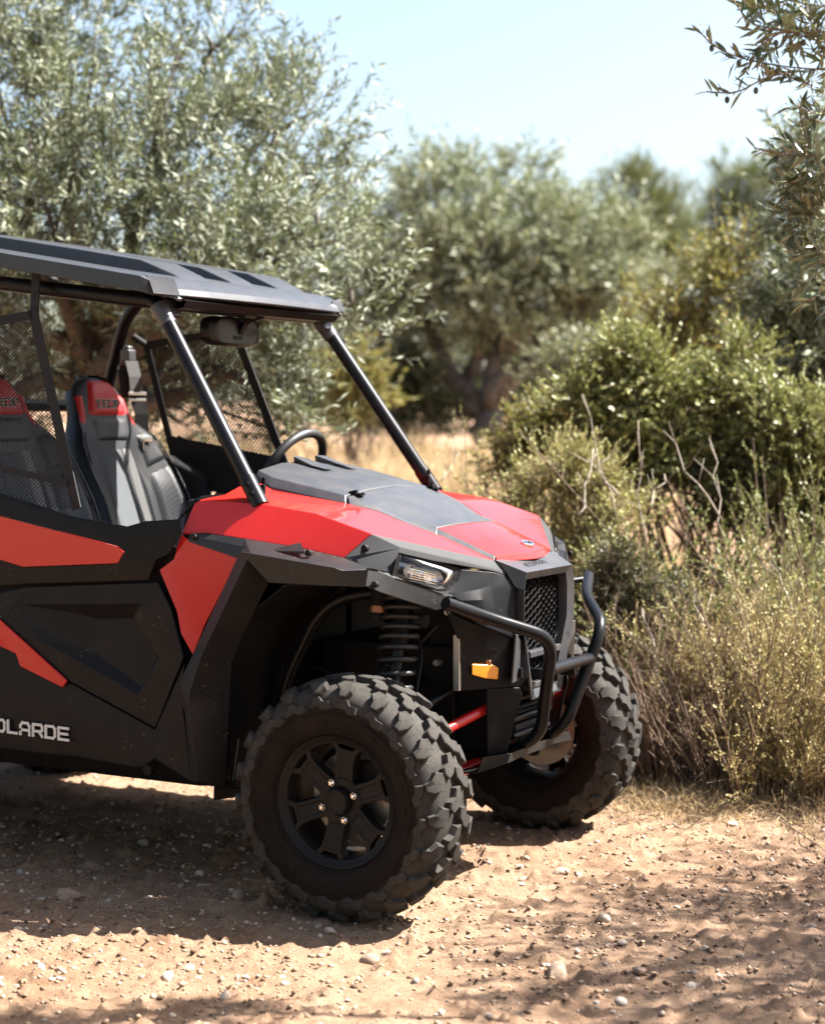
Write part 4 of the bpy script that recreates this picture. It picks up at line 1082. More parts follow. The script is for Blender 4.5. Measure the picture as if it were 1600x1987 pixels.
# rim, outer face toward -y
def rim_meshes():
    out = {}
    v_, f_ = lathe([(-.098, .190), (-.104, .199), (-.100, .204), (-.092, .202), (-.085, .188), (-.06, .176), (-.02, .170), (.06, .172), (.09, .190), (.096, .203), (.101, .200), (.092, .184), (.05, .164), (-.03, .162), (-.066, .168), (-.082, .173), (-.0885, .176), (-.0895, .180), (-.098, .190)], 72)
    out['rim'] = mesh_of(v_, f_, True); out['rim'].set_sharp_from_angle(angle=math.radians(35))
    sp = MB()
    k_ = 6
    for i in range(k_):
        a_ = math.radians(80 + 60 * i)
        c_, s_ = math.cos(a_), math.sin(a_)
        # outline (radial, tangential, y of the face)
        prof = [(.045, .034, -.072), (.075, .030, -.074), (.120, .030, -.080), (.148, .034, -.084), (.184, .060, -.088), (.188, .046, -.088), (.160, .021, -.083)]
        P = [(r_, t_, y_) for r_, t_, y_ in prof] + [(r_, -t_, y_) for r_, t_, y_ in reversed(prof)]
        def W(r_, t_, y_): return Vector((r_ * c_ - t_ * s_, y_, r_ * s_ + t_ * c_))
        n = len(P)
        outer = [W(*p) for p in P]; back = [W(r_, t_ * 1.1, y_ + .032) for r_, t_, y_ in P]
        # pocket inset
        inn = [(.066, .019, -.0745), (.118, .019, -.0805), (.148, .022, -.084), (.148, -.022, -.084), (.118, -.019, -.0805), (.066, -.019, -.0745)]
        IN = [W(*p) for p in inn]; ID = [W(r_, t_ * .82, y_ + .0045) for r_, t_, y_ in inn]
        base = len(sp.v)
        sp.add(outer + back, [(i2, (i2 + 1) % n, (i2 + 1) % n + n, i2 + n) for i2 in range(n)])
        # face: ring between outline and pocket
        sp.add([W(*p) for p in P] + IN + ID,
               [(0, 1, n + 0), (1, 2, n + 1, n + 0), (2, 3, n + 2, n + 1), (3, 6, n + 2), (3, 4, 5, 6), (6, 7, n + 3, n + 2), (7, 10, n + 3), (7, 8, 9, 10), (10, 11, n + 4, n + 3), (11, 12, n + 5, n + 4), (12, 13, n + 5), (13, 0, n + 0, n + 5)]
               + [(n + q, n + (q + 1) % 6, n + 6 + (q + 1) % 6, n + 6 + q) for q in range(6)] + [tuple(n + 6 + q for q in range(6))])
    me = mesh_of(sp.v, sp.f)
    bm = bmesh.new(); bm.from_mesh(me); bmesh.ops.remove_doubles(bm, verts=bm.verts, dist=1e-5); bmesh.ops.recalc_face_normals(bm, faces=bm.faces); bm.to_mesh(me); bm.free()
    out['spokes'] = me
    v_, f_ = lathe([(-.03, .0), (-.03, .072), (-.068, .074), (-.0745, .068), (-.0745, .046), (-.070, .044), (-.070, 0)], 48)
    out['hub'] = mesh_of(v_, f_, True); out['hub'].set_sharp_from_angle(angle=math.radians(30))
    v_, f_ = lathe([(-.07, .042), (-.090, .0405), (-.099, .036), (-.099, .030), (-.0965, .028), (-.0965, 0)], 40)
    out['cap'] = mesh_of(v_, f_, True); out['cap'].set_sharp_from_angle(angle=math.radians(30))
    mb = MB(); mb.tube([(0, -.060, 0), (0, -.0865, 0)], .0105, 6); mb.tube([(0, -.0865, 0), (0, -.092, 0)], [.009, .005], 12)
    out['nut'] = mesh_of(mb.v, mb.f)
    v_, f_ = lathe([(.0, .05), (.0, .135), (.006, .135), (.006, .05)], 48)
    out['disc'] = mesh_of(v_, f_)
    mb = MB(); mb.box((.06, .01, .085), (.09, .06, .06)); mb.box((-.02, .02, .0), (.11, .08, .11))
    out['caliper'] = mesh_of(mb.v, mb.f)
    for k2, m_ in (('rim', 'rim_black'), ('spokes', 'rim_black'), ('hub', 'rim_black'), ('cap', 'rim_black'), ('nut', 'chrome'), ('disc', 'disc_steel'), ('caliper', 'dark_plastic')): out[k2].materials.append(MATS[m_])
    return out
RIM = rim_meshes()
rj = random.Random(3)
def wheel(x, side, spin, parts_lugs, label=None, R_=.362):
    w_ = empty('wheel', (x, side * .69, R_), buggy)
    if side > 0: w_.rotation_euler = (0, spin, math.pi)
    else: w_.rotation_euler = (0, spin, 0)
    if label: w_['label'] = label
    obj('tyre', TYRE, None, w_); obj('sidewall_marks', RIB, None, w_)
    npitch = 21
    if parts_lugs:
        for me, ph in LUGS:
            for k_ in range(npitch):
                o = obj('tread_block', me, None, w_)
                o.rotation_euler = (0, 2 * math.pi * (k_ + ph + rj.uniform(-.055, .055)) / npitch, 0); hj = 1 + rj.uniform(-.009, .004); o.scale = (hj, 1 + rj.uniform(-.03, .03), hj)
    else:
        mb = MB()
        for me, ph in LUGS:
            vs_ = [v.co.copy() for v in me.vertices]; fs = [tuple(p.vertices) for p in me.polygons]
            for k_ in range(npitch):
                M3 = Matrix.Rotation(2 * math.pi * (k_ + ph) / npitch, 3, 'Y')
                mb.add([M3 @ v for v in vs_], fs)
        o = mb.build('tread', 'rubber', w_); o['kind'] = 'stuff'
    obj('rim', RIM['rim'], None, w_); o = obj('spokes', RIM['spokes'], None, w_); add_bevel(o, .0015, 1, 30)
    obj('hub', RIM['hub'], None, w_); obj('hub_cap', RIM['cap'], None, w_); obj('brake_disc', RIM['disc'], None, w_); obj('caliper', RIM['caliper'], None, w_)
    for k_ in range(4):
        a_ = math.radians(22 + 90 * k_)
        o = obj('lug_nut', RIM['nut'], None, w_); o.location = (.0585 * math.cos(a_), 0, .0585 * math.sin(a_))
wheel(0, -1, 0.0, True, 'near front wheel with lit knobbly tread'); wheel(0, 1, .13, True, 'far front wheel turned toward the bushes')
wheel(-2.286, -1, .2, False); wheel(-2.286, 1, .3, False)
bpy.data.objects['tread'].parent['label'] = 'rear wheel beyond the picture edge'

# freeze modifiers; big faces keep their own normals, bevels carry the turn
mods = [o for o in bpy.data.objects if o.type == 'MESH' and o.modifiers]
for o in mods:
    if any(m_.type == 'BEVEL' for m_ in o.modifiers):
        o.data.polygons.foreach_set('use_smooth', [True] * len(o.data.polygons))
        w_ = o.modifiers.new('weighted', 'WEIGHTED_NORMAL'); w_.keep_sharp = False; w_.weight = 80; w_.mode = 'FACE_AREA'
dg = bpy.context.evaluated_depsgraph_get()
dg.update()
for o in mods:
    bev = any(m_.type == 'BEVEL' for m_ in o.modifiers)
    me2 = bpy.data.meshes.new_from_object(o.evaluated_get(dg), preserve_all_data_layers=True, depsgraph=dg)
    o.modifiers.clear(); o.data = me2
    if not bev:
        me2.polygons.foreach_set('use_smooth', [True] * len(me2.polygons)); me2.set_sharp_from_angle(angle=math.radians(21))

# ------------------------------------------------------------------ terrain
def lattice_noise(x, y, scale, seed):
    r_ = np.random.default_rng(seed); tab = r_.random((257, 257))
    x = np.asarray(x) / scale + 1000.0; y = np.asarray(y) / scale + 1000.0
    xi, yi = np.floor(x).astype(int), np.floor(y).astype(int)
    fx, fy = x - xi, y - yi
    fx, fy = fx * fx * (3 - 2 * fx), fy * fy * (3 - 2 * fy)
    a = tab[xi % 256, yi % 256]; b_ = tab[(xi + 1) % 256, yi % 256]; c_ = tab[xi % 256, (yi + 1) % 256]; d_ = tab[(xi + 1) % 256, (yi + 1) % 256]
    return (a * (1 - fx) + b_ * fx) * (1 - fy) + (c_ * (1 - fx) + d_ * fx) * fy - 0.5

def height(r_, d_):
    r_ = np.asarray(r_, float); d_ = np.asarray(d_, float)
    t = np.clip((d_ - 8.0) / 10.5, 0, 1); z = 1.16 * t * t * (3 - 2 * t) + np.clip(d_ - 18, 0, 400) * .012
    z = z + .05 * lattice_noise(r_, d_, 1.7, 1) * np.clip((d_ - 6.0) / 3, 0, 1)
    z = z + .62 * np.exp(-((r_ - 1.55) / .85) ** 2 - ((d_ - 9.7) / 1.05) ** 2)
    near = np.clip((40 - d_) / 25, 0, 1)
    z = z + near * (.020 * lattice_noise(r_, d_, .55, 2) + .007 * lattice_noise(r_, d_, .19, 3) + .0065 * lattice_noise(r_, d_, .075, 4) + .009 * np.maximum(lattice_noise(r_, d_, .032, 5), -.1))
    cl = np.maximum(lattice_noise(r_, d_, .05, 9) - .24, 0); cl2 = np.maximum(lattice_noise(r_, d_, .028, 19) - .27, 0)      # small clods
    z = z + near * (cl * .09 + cl2 * .10)
    return z
def Hz(right, depth): return float(height(right, depth))

def axis(segs):
    out = [segs[0][0]]
    for a, b_, st in segs:
        n = max(1, int(round((b_ - a) / st)))
        out += list(np.linspace(a, b_, n + 1)[1:])
    return np.array(out)
ra = axis([(-400, -60, 40), (-60, -12, 6), (-12, -3, .6), (-3, -1.45, .06), (-1.45, 1.5, .0125), (1.5, 3, .06), (3, 12, .6), (12, 60, 6), (60, 400, 40)])
da = axis([(-60, 0, 10), (0, 3.6, .3), (3.6, 6.2, .0135), (6.2, 8.2, .03), (8.2, 12, .09), (12, 24, .3), (24, 60, 3), (60, 700, 40)])
RR, DD = np.meshgrid(ra, da, indexing='xy')
ZZ = height(RR, DD)
f2d = np.array([math.cos(YAW), math.sin(YAW)])
GX = CAM[0] + f2d[0] * DD + RGT[0] * RR; GY = CAM[1] + f2d[1] * DD + RGT[1] * RR
nr_, nd_ = len(ra), len(da)
idx = np.arange(nr_ * nd_).reshape(nd_, nr_)
faces = np.stack([idx[:-1, :-1].ravel(), idx[:-1, 1:].ravel(), idx[1:, 1:].ravel(), idx[1:, :-1].ravel()], 1)
gm = fast_mesh(np.stack([GX.ravel(), GY.ravel(), ZZ.ravel()], 1), faces, True)

m, nt, b = new_mat('dirt')
big = noise(nt, .9, 5, .6); mid_ = noise(nt, 7, 6, .65); fine = noise(nt, 85, 5, .7); grit = noise(nt, 420, 3, .6)
c1 = ramp(nt, mid_, [(.30, (.165, .090, .050)), (.52, (.262, .160, .098)), (.75, (.355, .236, .156))])
c2 = mixc(nt, ramp(nt, big, [(.35, (0, 0, 0)), (.65, (.55,) * 3)]), c1, (.34, .235, .160))
c3 = mixc(nt, ramp(nt, fine, [(.33, (.75,) * 3), (.50, (0, 0, 0))]), c2, (.125, .066, .038))
c4 = mixc(nt, ramp(nt, grit, [(.60, (0, 0, 0)), (.72, (.65,) * 3)]), c3, (.46, .355, .27))
nt.links.new(c4, b.inputs['Base Color'])
b.inputs['Roughness'].default_value = .95; b.inputs['Specular IOR Level'].default_value = .15
ad = N(nt, 'ShaderNodeMath', operation='ADD'); nt.links.new(fine, ad.inputs[0]); nt.links.new(grit, ad.inputs[1])
bump(nt, b, ad.outputs[0], .9, .008)
ground = obj('ground', gm, 'dirt'); ground['kind'] = 'structure'; ground['label'] = 'reddish tan dirt track strewn with pebbles'

# ------------------------------------------------------------------ stones and gravel
def rock_mesh(seed, rough=.22, flat=.62, sub=2):
    bm = bmesh.new(); bmesh.ops.create_icosphere(bm, subdivisions=sub, radius=1.0)
    r_ = np.random.default_rng(seed); k_ = r_.normal(size=(7, 3)); ph = r_.random(7) * 6.28
    pl = r_.normal(size=(5, 3)); pl /= np.linalg.norm(pl, axis=1)[:, None]
    for v in bm.verts:
        p = np.array(v.co); d_ = 1 + rough * sum(math.sin(float(k_[i] @ p) * 1.3 + ph[i]) for i in range(7)) / 4
        for q in pl:
            h_ = float(q @ p) * d_
            if h_ > .72: p = p - q * (h_ - .72) / d_ * .8
        v.co = Vector(p * d_) * 1.0; v.co.z *= flat
    me = bpy.data.meshes.new('rock'); bm.to_mesh(me); bm.free()
    me.polygons.foreach_set('use_smooth', [True] * len(me.polygons)); me.set_sharp_from_angle(angle=math.radians(38))
    return me
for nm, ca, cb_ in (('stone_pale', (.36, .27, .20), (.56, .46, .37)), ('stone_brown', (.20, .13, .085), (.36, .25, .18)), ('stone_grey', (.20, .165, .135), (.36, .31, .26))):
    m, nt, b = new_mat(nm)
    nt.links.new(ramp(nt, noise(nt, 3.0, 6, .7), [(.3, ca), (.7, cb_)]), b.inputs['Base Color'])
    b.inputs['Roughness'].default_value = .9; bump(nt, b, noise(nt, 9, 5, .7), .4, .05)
ROCKS = {k_: [] for k_ in ('stone_pale', 'stone_brown', 'stone_grey')}
for i in range(4):
    for k_ in ROCKS:
        me = rock_mesh(100 + i * 3 + len(k_), .24, .55 + .1 * i); me.materials.append(MATS[k_]); ROCKS[k_].append(me)
def ground_at(px, py):
    """pixel to the point where the flat track lies"""
    d = ray(px, py); t = -CAM[2] / d[2]; p = CAM + d * t
    for _ in range(3):
        rel = p[:2] - CAM[:2]; z = Hz(float(rel @ RGT[:2]), float(rel @ f2d)); t = (z - CAM[2]) / d[2]; p = CAM + d * t
    return Vector(p)
def stone(px, py, wpx, kind, label, group=None, asp=.75, i=[0]):
    p = ground_at(px, py); dep = float((np.array(p[:2]) - CAM[:2]) @ f2d)
    w_ = wpx / FPX * dep / 2; i[0] += 1
    o = obj('stone', ROCKS[kind][i[0] % 4], None)
    o.scale = (w_, w_ * asp, w_ * .85); o.rotation_euler = (random.uniform(-.3, .3), random.uniform(-.3, .3), random.uniform(0, 6.28))
    o.location = p + Vector((0, 0, w_ * .22))
    tag(o, label, 'stone', group)
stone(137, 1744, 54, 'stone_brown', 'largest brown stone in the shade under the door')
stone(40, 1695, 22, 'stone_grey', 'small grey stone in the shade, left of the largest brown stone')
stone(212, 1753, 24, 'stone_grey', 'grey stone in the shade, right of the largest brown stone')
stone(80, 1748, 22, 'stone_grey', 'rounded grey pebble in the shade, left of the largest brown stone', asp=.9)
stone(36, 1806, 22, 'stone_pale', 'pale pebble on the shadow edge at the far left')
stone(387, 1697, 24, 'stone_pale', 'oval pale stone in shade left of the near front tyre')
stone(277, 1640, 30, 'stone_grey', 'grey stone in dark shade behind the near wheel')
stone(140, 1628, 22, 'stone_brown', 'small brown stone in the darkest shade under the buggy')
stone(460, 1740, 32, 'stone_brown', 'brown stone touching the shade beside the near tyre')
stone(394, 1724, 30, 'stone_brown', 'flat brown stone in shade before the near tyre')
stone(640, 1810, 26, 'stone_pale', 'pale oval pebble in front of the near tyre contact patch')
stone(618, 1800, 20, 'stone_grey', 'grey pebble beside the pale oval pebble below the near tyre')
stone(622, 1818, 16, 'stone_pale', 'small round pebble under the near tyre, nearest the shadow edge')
stone(325, 1899, 34, 'stone_pale', 'pale pointed stone in the sunlit foreground, left half')
stone(437, 1937, 30, 'stone_pale', 'sharp pale stone in the sunlit foreground below the tyre shadow')
stone(78, 1880, 28, 'stone_pale', 'pale wedge-shaped stone in the sunlit foreground, left')
stone(115, 1884, 22, 'stone_brown', 'brown chip beside the pale wedge-shaped stone')
stone(368, 1881, 28, 'stone_pale', 'flat white stone on the sunlit track')
stone(718, 1868, 44, 'stone_brown', 'long brown stone on the sunlit track right of the wheel shadow')
stone(752, 1852, 28, 'stone_pale', 'pale stone above the long brown stone')
stone(1085, 1694, 30, 'stone_pale', 'whitish flat stone on the sunlit track right of the near tyre')
stone(1172, 1786, 36, 'stone_pale', 'pale stone at the edge of the tree shade')
stone(1404, 1731, 20, 'stone_pale', 'bright pebble in the dappled shade on the right')
stone(1205, 1833, 28, 'stone_grey', 'dark grey stone in the dappled shade')
stone(1080, 1892, 60, 'stone_brown', 'broad half-buried stone in the foreground tree shade')
stone(1368, 1842, 20, 'stone_pale', 'small light pebble among the dappled shade spots')
stone(1338, 1918, 30, 'stone_grey', 'grey oval stone near the lower right tuft of grass')
stone(1240, 1888, 40, 'stone_brown', 'low brown stone in the dappled shade')
stone(1205, 1948, 36, 'stone_grey', 'flat grey stone in the foreground shade')
stone(808, 1908, 26, 'stone_grey', 'grey stone where the tree shade begins, bottom centre')
stone(855, 1968, 24, 'stone_pale', 'pale pebble at the bottom edge, centre')
stone(950, 1975, 26, 'stone_pale', 'oval pale pebble at the bottom edge, right of centre')
stone(1497, 1975, 26, 'stone_pale', 'pale pebble at the bottom edge, far right')
stone(1012, 1710, 24, 'stone_brown', 'reddish stone on sunlit dirt between the front wheels')
stone(1300, 1560, 40, 'stone_pale', 'long pale stone on the track beyond the far tyre')
stone(1580, 1606, 22, 'stone_brown', 'dark brown stone at the right edge of the track')
stone(1420, 1604, 28, 'stone_pale', 'rounded pale stone on the track below the dry bush')
stone(1575, 1800, 22, 'stone_pale', 'pale pebble at the right edge in the tree shade')
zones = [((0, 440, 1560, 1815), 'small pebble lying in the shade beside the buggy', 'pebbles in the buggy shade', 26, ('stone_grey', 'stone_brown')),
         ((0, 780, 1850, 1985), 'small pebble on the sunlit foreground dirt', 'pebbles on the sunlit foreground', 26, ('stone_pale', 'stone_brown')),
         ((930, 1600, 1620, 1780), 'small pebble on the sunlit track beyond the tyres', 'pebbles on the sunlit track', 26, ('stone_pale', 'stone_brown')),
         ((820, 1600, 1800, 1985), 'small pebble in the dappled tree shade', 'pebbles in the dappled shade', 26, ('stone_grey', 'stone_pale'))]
rp = random.Random(5)
for (x0, x1, y0, y1), lab, grp, n, kinds in zones:
    for _ in range(n):
        stone(rp.uniform(x0, x1), rp.uniform(y0, y1), rp.uniform(9, 17), rp.choice(kinds), lab, grp, asp=rp.uniform(.65, 1))

# gravel: thousands of small bits, one mass
iv = np.array([(1, 0, 0), (-1, 0, 0), (0, 1, 0), (0, -1, 0), (0, 0, 1), (0, 0, -1), (.62, .62, .45), (-.62, -.62, .45)], float)
ifc = np.array([(0, 6, 4), (6, 2, 4), (0, 2, 6), (2, 1, 4), (1, 7, 4), (7, 3, 4), (1, 3, 7), (3, 0, 4), (2, 0, 5), (1, 2, 5), (3, 1, 5), (0, 3, 5)])
def gravel(n, smin, smax, matname, seed, power=3.0):
    r_ = np.random.default_rng(seed)
    d_ = 3.9 + 4.3 * r_.random(n) ** 1.2; rr = (r_.random(n) - .5) * 2 * (.27 * d_)
    keep = lattice_noise(rr, d_, .4, seed + 50) + r_.random(n) * .8 > .15
    d_, rr = d_[keep], rr[keep]; n = len(d_)
    s = smin + (smax - smin) * r_.random(n) ** power
    z = height(rr, d_) + s * .12
    X = CAM[0] + f2d[0] * d_ + RGT[0] * rr; Y = CAM[1] + f2d[1] * d_ + RGT[1] * rr
    sc = s[:, None] * (.6 + .6 * r_.random((n, 3))) * np.array([1, 1, .7])
    jit = 1 + .5 * (r_.random((n, len(iv), 1)) - .5)
    v = iv[None] * jit * sc[:, None, :]
    a = r_.random(n) * 6.28; ca, sa = np.cos(a)[:, None], np.sin(a)[:, None]
    v = np.stack([v[..., 0] * ca - v[..., 1] * sa, v[..., 0] * sa + v[..., 1] * ca, v[..., 2]], -1) + np.stack([X, Y, z], 1)[:, None, :]
    f_ = (ifc[None] + (np.arange(n) * len(iv))[:, None, None]).reshape(-1, 3)
    o = obj('gravel', fast_mesh(v.reshape(-1, 3), f_), matname); o['kind'] = 'stuff'
    return o
m, nt, b = new_mat('gravel_mix')
gi = N(nt, 'ShaderNodeNewGeometry')
nt.links.new(ramp(nt, gi.outputs['Random Per Island'], [(0, (.09, .052, .030)), (.35, (.19, .118, .070)), (.75, (.33, .22, .145)), (1, (.50, .40, .31))]), b.inputs['Base Color'])
b.inputs['Roughness'].default_value = .95
tag(gravel(26000, .0016, .0125, 'gravel_mix', 21, 3.2), 'fine gravel and clods scattered over the dirt', 'gravel')

# ------------------------------------------------------------------ foliage
def leaf_mat(name, top, back, tip=None, rough=.45, trans=.25, vary=.35, tipamt=.3):
    m, nt, b = new_mat(name)
    gi = N(nt, 'ShaderNodeNewGeometry')
    v1 = ramp(nt, gi.outputs['Random Per Island'], [(0, tuple(c * (1 - vary) for c in top)), (1 - tipamt, tuple(c * (1 + vary) for c in top)), (1, tip or tuple(c * (1 + vary) for c in top))])
    col = mixc(nt, gi.outputs['Backfacing'], v1, back)
    nt.links.new(col, b.inputs['Base Color'])
    b.inputs['Roughness'].default_value = rough; b.inputs['Specular IOR Level'].default_value = .40
    tr = N(nt, 'ShaderNodeBsdfTranslucent'); nt.links.new(v1, tr.inputs['Color'])
    mx = N(nt, 'ShaderNodeMixShader'); mx.inputs[0].default_value = trans
    nt.links.new(b.outputs[0], mx.inputs[1]); nt.links.new(tr.outputs[0], mx.inputs[2])
    nt.links.new(mx.outputs[0], nt.nodes['Material Output'].inputs['Surface'])
leaf_mat('olive_leaf', (.104, .126, .056), (.245, .265, .180), tip=(.21, .22, .105), rough=.52, trans=.25)
leaf_mat('olive_leaf_far', (.122, .145, .062), (.27, .29, .185), tip=(.25, .245, .115), rough=.5)
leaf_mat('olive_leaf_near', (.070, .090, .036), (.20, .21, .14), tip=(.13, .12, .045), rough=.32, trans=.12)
leaf_mat('pine_leaf', (.095, .118, .034), (.10, .11, .035), tip=(.22, .22, .07), rough=.6)
leaf_mat('shrub_orange', (.165, .168, .045), (.21, .19, .06), tip=(.34, .24, .07), rough=.55, trans=.3, tipamt=.35)
leaf_mat('shrub_green', (.185, .205, .062), (.22, .23, .08), tip=(.42, .39, .15), rough=.5, trans=.18)
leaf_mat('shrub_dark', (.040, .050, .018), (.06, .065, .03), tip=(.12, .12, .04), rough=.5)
leaf_mat('heath_yellow', (.305, .300, .100), (.32, .30, .12), tip=(.50, .44, .18), rough=.6, trans=.18)
leaf_mat('heath_olive', (.36, .295, .115), (.37, .30, .13), tip=(.58, .44, .20), rough=.6, trans=.15)
leaf_mat('dry_grass', (.42, .31, .17), (.42, .31, .17), tip=(.56, .44, .28), rough=.8, trans=.3)
leaf_mat('dry_brown', (.20, .12, .07), (.20, .12, .07), tip=(.36, .25, .16), rough=.8)
for nm, ca, cb_ in (('bark', (.055, .045, .036), (.15, .125, .10)), ('twig_brown', (.10, .065, .042), (.22, .155, .11)), ('twig_pale', (.20, .165, .125), (.36, .31, .245))):
    m, nt, b = new_mat(nm)
    nt.links.new(ramp(nt, noise(nt, 22, 6, .7), [(.3, ca), (.7, cb_)]), b.inputs['Base Color']); b.inputs['Roughness'].default_value = .9
    bump(nt, b, noise(nt, 40, 5, .7), .7, .01)

def unit_(a): return a / np.maximum(np.linalg.norm(a, axis=-1, keepdims=True), 1e-9)
def perp(D, r_):
    q = unit_(np.cross(D, unit_(r_.normal(size=D.shape)))); return q, np.cross(D, q)

def leaves_geo(P, D, S, L, Wd, simple_=False):
    """P base points, D leaf direction, S side vector, L length, Wd half width"""
    L = L[:, None]; Wd = Wd[:, None]; Nn = np.cross(D, S)
    n = len(P)
    if simple_:
        v = np.stack([P, P + D * L * .5 + S * Wd, P + D * L, P + D * L * .5 - S * Wd], 1)
        base = (np.arange(n) * 4)[:, None]
        return v.reshape(-1, 3), base + np.array([[0, 1, 2, 3]])
    bend = -Nn * L * .07
    v = np.stack([P, P + D * L * .42 + S * Wd + Nn * Wd * .35, P + D * L * .48, P + D * L * .42 - S * Wd + Nn * Wd * .35, P + D * L + bend], 1)
    base = (np.arange(n) * 5)[:, None, None]
    f_ = np.array([[0, 1, 2], [0, 2, 3], [1, 4, 2], [2, 4, 3]])[None] + base
    return v.reshape(-1, 3), f_.reshape(-1, 3)

def twig_set(B, D, Ln, per, leafL, leafW, spread, r_, simple_=False, droop=0.0, lvar=.35, start=.12):
    """leaves along twigs; returns leaf geometry"""
    n = len(B)
    t = (start + (1 - start) * (np.arange(per) + r_.random((n, per))) / per)
    P = B[:, None] + D[:, None] * (Ln[:, None] * t)[..., None]
    P[..., 2] -= droop * (t ** 2) * Ln[:, None]
    Dt = np.repeat(D[:, None], per, 1).reshape(-1, 3); P = P.reshape(-1, 3)
    a, c_ = perp(Dt, r_)
    sp = spread * (.6 + .8 * r_.random(len(P)))[:, None]
    LD = unit_(Dt * np.cos(sp) + a * np.sin(sp))
    S = unit_(np.cross(LD, a + .6 * r_.normal(size=a.shape)))
    L = leafL * (1 - lvar + 2 * lvar * r_.random(len(P)))
    return leaves_geo(P, LD, S, L, L * leafW, simple_)

def twig_sticks(B, D, Ln, rad, r_):
    n = len(B); a, c_ = perp(D, r_)
    rings = []
    for t, rr in ((0, rad), (1, rad * .35)):
        for k_ in range(3):
            an = 2 * math.pi * k_ / 3
            rings.append(B + D * (Ln * t)[:, None] + (a * math.cos(an) + c_ * math.sin(an)) * rr)
    v = np.stack(rings, 1).reshape(-1, 3); base = (np.arange(n) * 6)[:, None, None]
    f_ = (np.array([[0, 1, 4, 3], [1, 2, 5, 4], [2, 0, 3, 5]])[None] + base).reshape(-1, 4)
    return v, f_

def lobe_points(lobes, n, r_, shell=2.4, up=.55, wild=.45):
    """lobes: (centre, radii) ; points in the ellipsoids, pushed to the outside, with growth directions"""
    vol = np.array([l[1][0] * l[1][1] * l[1][2] for l in lobes]) ** .72; vol /= vol.sum()
    pick = r_.choice(len(lobes), n, p=vol)
    C_ = np.array([l[0] for l in lobes])[pick]; R_ = np.array([l[1] for l in lobes])[pick]
    u = unit_(r_.normal(size=(n, 3))); rad = r_.random(n) ** (1 / shell)
    P = C_ + u * R_ * rad[:, None]
    D = unit_(u * .75 + np.array([0, 0, up]) + wild * r_.normal(size=(n, 3)))
    return P, D, pick

def lobe(px, py, rx, ry, depth, dz=0.0, rd=None):
    k_ = depth / FPX
    c_ = np.array(PX(px, py, depth + dz))
    rx, ry = rx * k_, ry * k_; rd = rd if rd else .8 * (rx + ry) / 2
    # radii in world axes: roughly round in plan
    pl = (rx + rd) / 2
    return (c_, (pl, pl, ry))

def wob(a, b_, n, amp, r_):
    a, b_ = Vector(a), Vector(b_); out = []
    for i in range(n + 1):
        t = i / n; p = a.lerp(b_, t)
        if 0 < i < n: p += Vector(r_.normal(size=3)) * amp * (a - b_).length
        out.append(p)
    return out

def tree(name, label, cat, base, lobes, n_twigs, per, leafL, leafW, mat, twigL, trunk_r, seed, group=None, simple_=False, spread=.75, up=.55, limb_from=.35, barkm='bark', shell=2.4, droop=.0, fork=None, wild=.45, sticks=True):
    r_ = np.random.default_rng(seed); base = Vector(base)
    root = empty(name, base); tag(root, label, cat, group)
    inv = np.array(base)
    cen_ = sum((Vector(l[0]) for l in lobes), Vector()) / len(lobes)
    fk = Vector(fork) if fork is not None else base.lerp(Vector((cen_.x, cen_.y, min(l[0][2] for l in lobes))), .8)
    mb = MB()
    pth = wob(base - Vector((0, 0, .08)), fk, 5, .035, r_)
    mb.tube([p - base for p in pth], list(np.linspace(trunk_r * 1.35, trunk_r * .85, 6)), 10)
    for c_, R_ in lobes:
        tgt = Vector(c_); pth = wob(fk, tgt, 6, .05, r_)
        mb.tube([p - base for p in pth], list(np.linspace(trunk_r * .62, trunk_r * .14, 7)), 7)
        for _ in range(7):
            u = unit_(r_.normal(size=3)); e_ = tgt + Vector(u * np.array(R_) * .8)
            s_ = pth[int(r_.integers(3, 7))]
            mb.tube([p - base for p in wob(s_, e_, 3, .06, r_)], list(np.linspace(trunk_r * .16, trunk_r * .04, 4)), 4)
    mb.build('trunk', barkm, root, smooth=True)
    kk = 7; nc = n_twigs // kk
    B0, D0, _ = lobe_points(lobes, nc, r_, shell, up, wild)
    B = np.repeat(B0, kk, 0) + r_.normal(size=(nc * kk, 3)) * twigL * .16
    D = unit_(np.repeat(D0, kk, 0) + .42 * r_.normal(size=(nc * kk, 3)))
    Ln = twigL * (.5 + .9 * r_.random(nc * kk))
    v, f_ = twig_set(B - inv, D, Ln, per, leafL, leafW, spread, r_, simple_, droop)
    obj('crown', fast_mesh(v, f_), mat, root)
    if sticks:
        v, f_ = twig_sticks((B - inv)[::2], D[::2], Ln[::2], twigL * .009, r_)
        obj('twigs', fast_mesh(v, f_), barkm, root)['kind'] = 'stuff'
    return root

def gbase(px, depth):
    right = (px - 800) / FPX * depth
    return G(right, depth, Hz(right, depth))

# big olive behind the cab
d0 = 9.4
LO = [(-70, 120, 190, 260, -.2), (120, 130, 150, 200, .1), (410, 95, 105, 120, .3), (300, 330, 230, 190, -.3), (545, 255, 120, 130, .1), (630, 470, 115, 130, -.3), (430, 560, 230, 170, -.5), (90, 430, 220, 200, -.5),
      (680, 590, 95, 90, -.4), (590, 730, 100, 95, -.6), (560, 830, 90, 60, -.7), (150, 700, 200, 150, .4), (330, 790, 150, 110, .3), (-150, 500, 200, 250, 0), (300, 640, 200, 150, .5), (-60, 800, 180, 150, .4), (620, 380, 100, 100, .2)]
tree('olive_tree', 'large silvery olive tree behind the cab, its crown above the roof', 'tree', gbase(190, 9.6), [lobe(a, b_, c_, e_, d0, dz) for a, b_, c_, e_, dz in LO], 5500, 19, .050, .105, 'olive_leaf', .28, .10, 11, fork=PX(180, 720, 9.5), up=.6, shell=2.0)
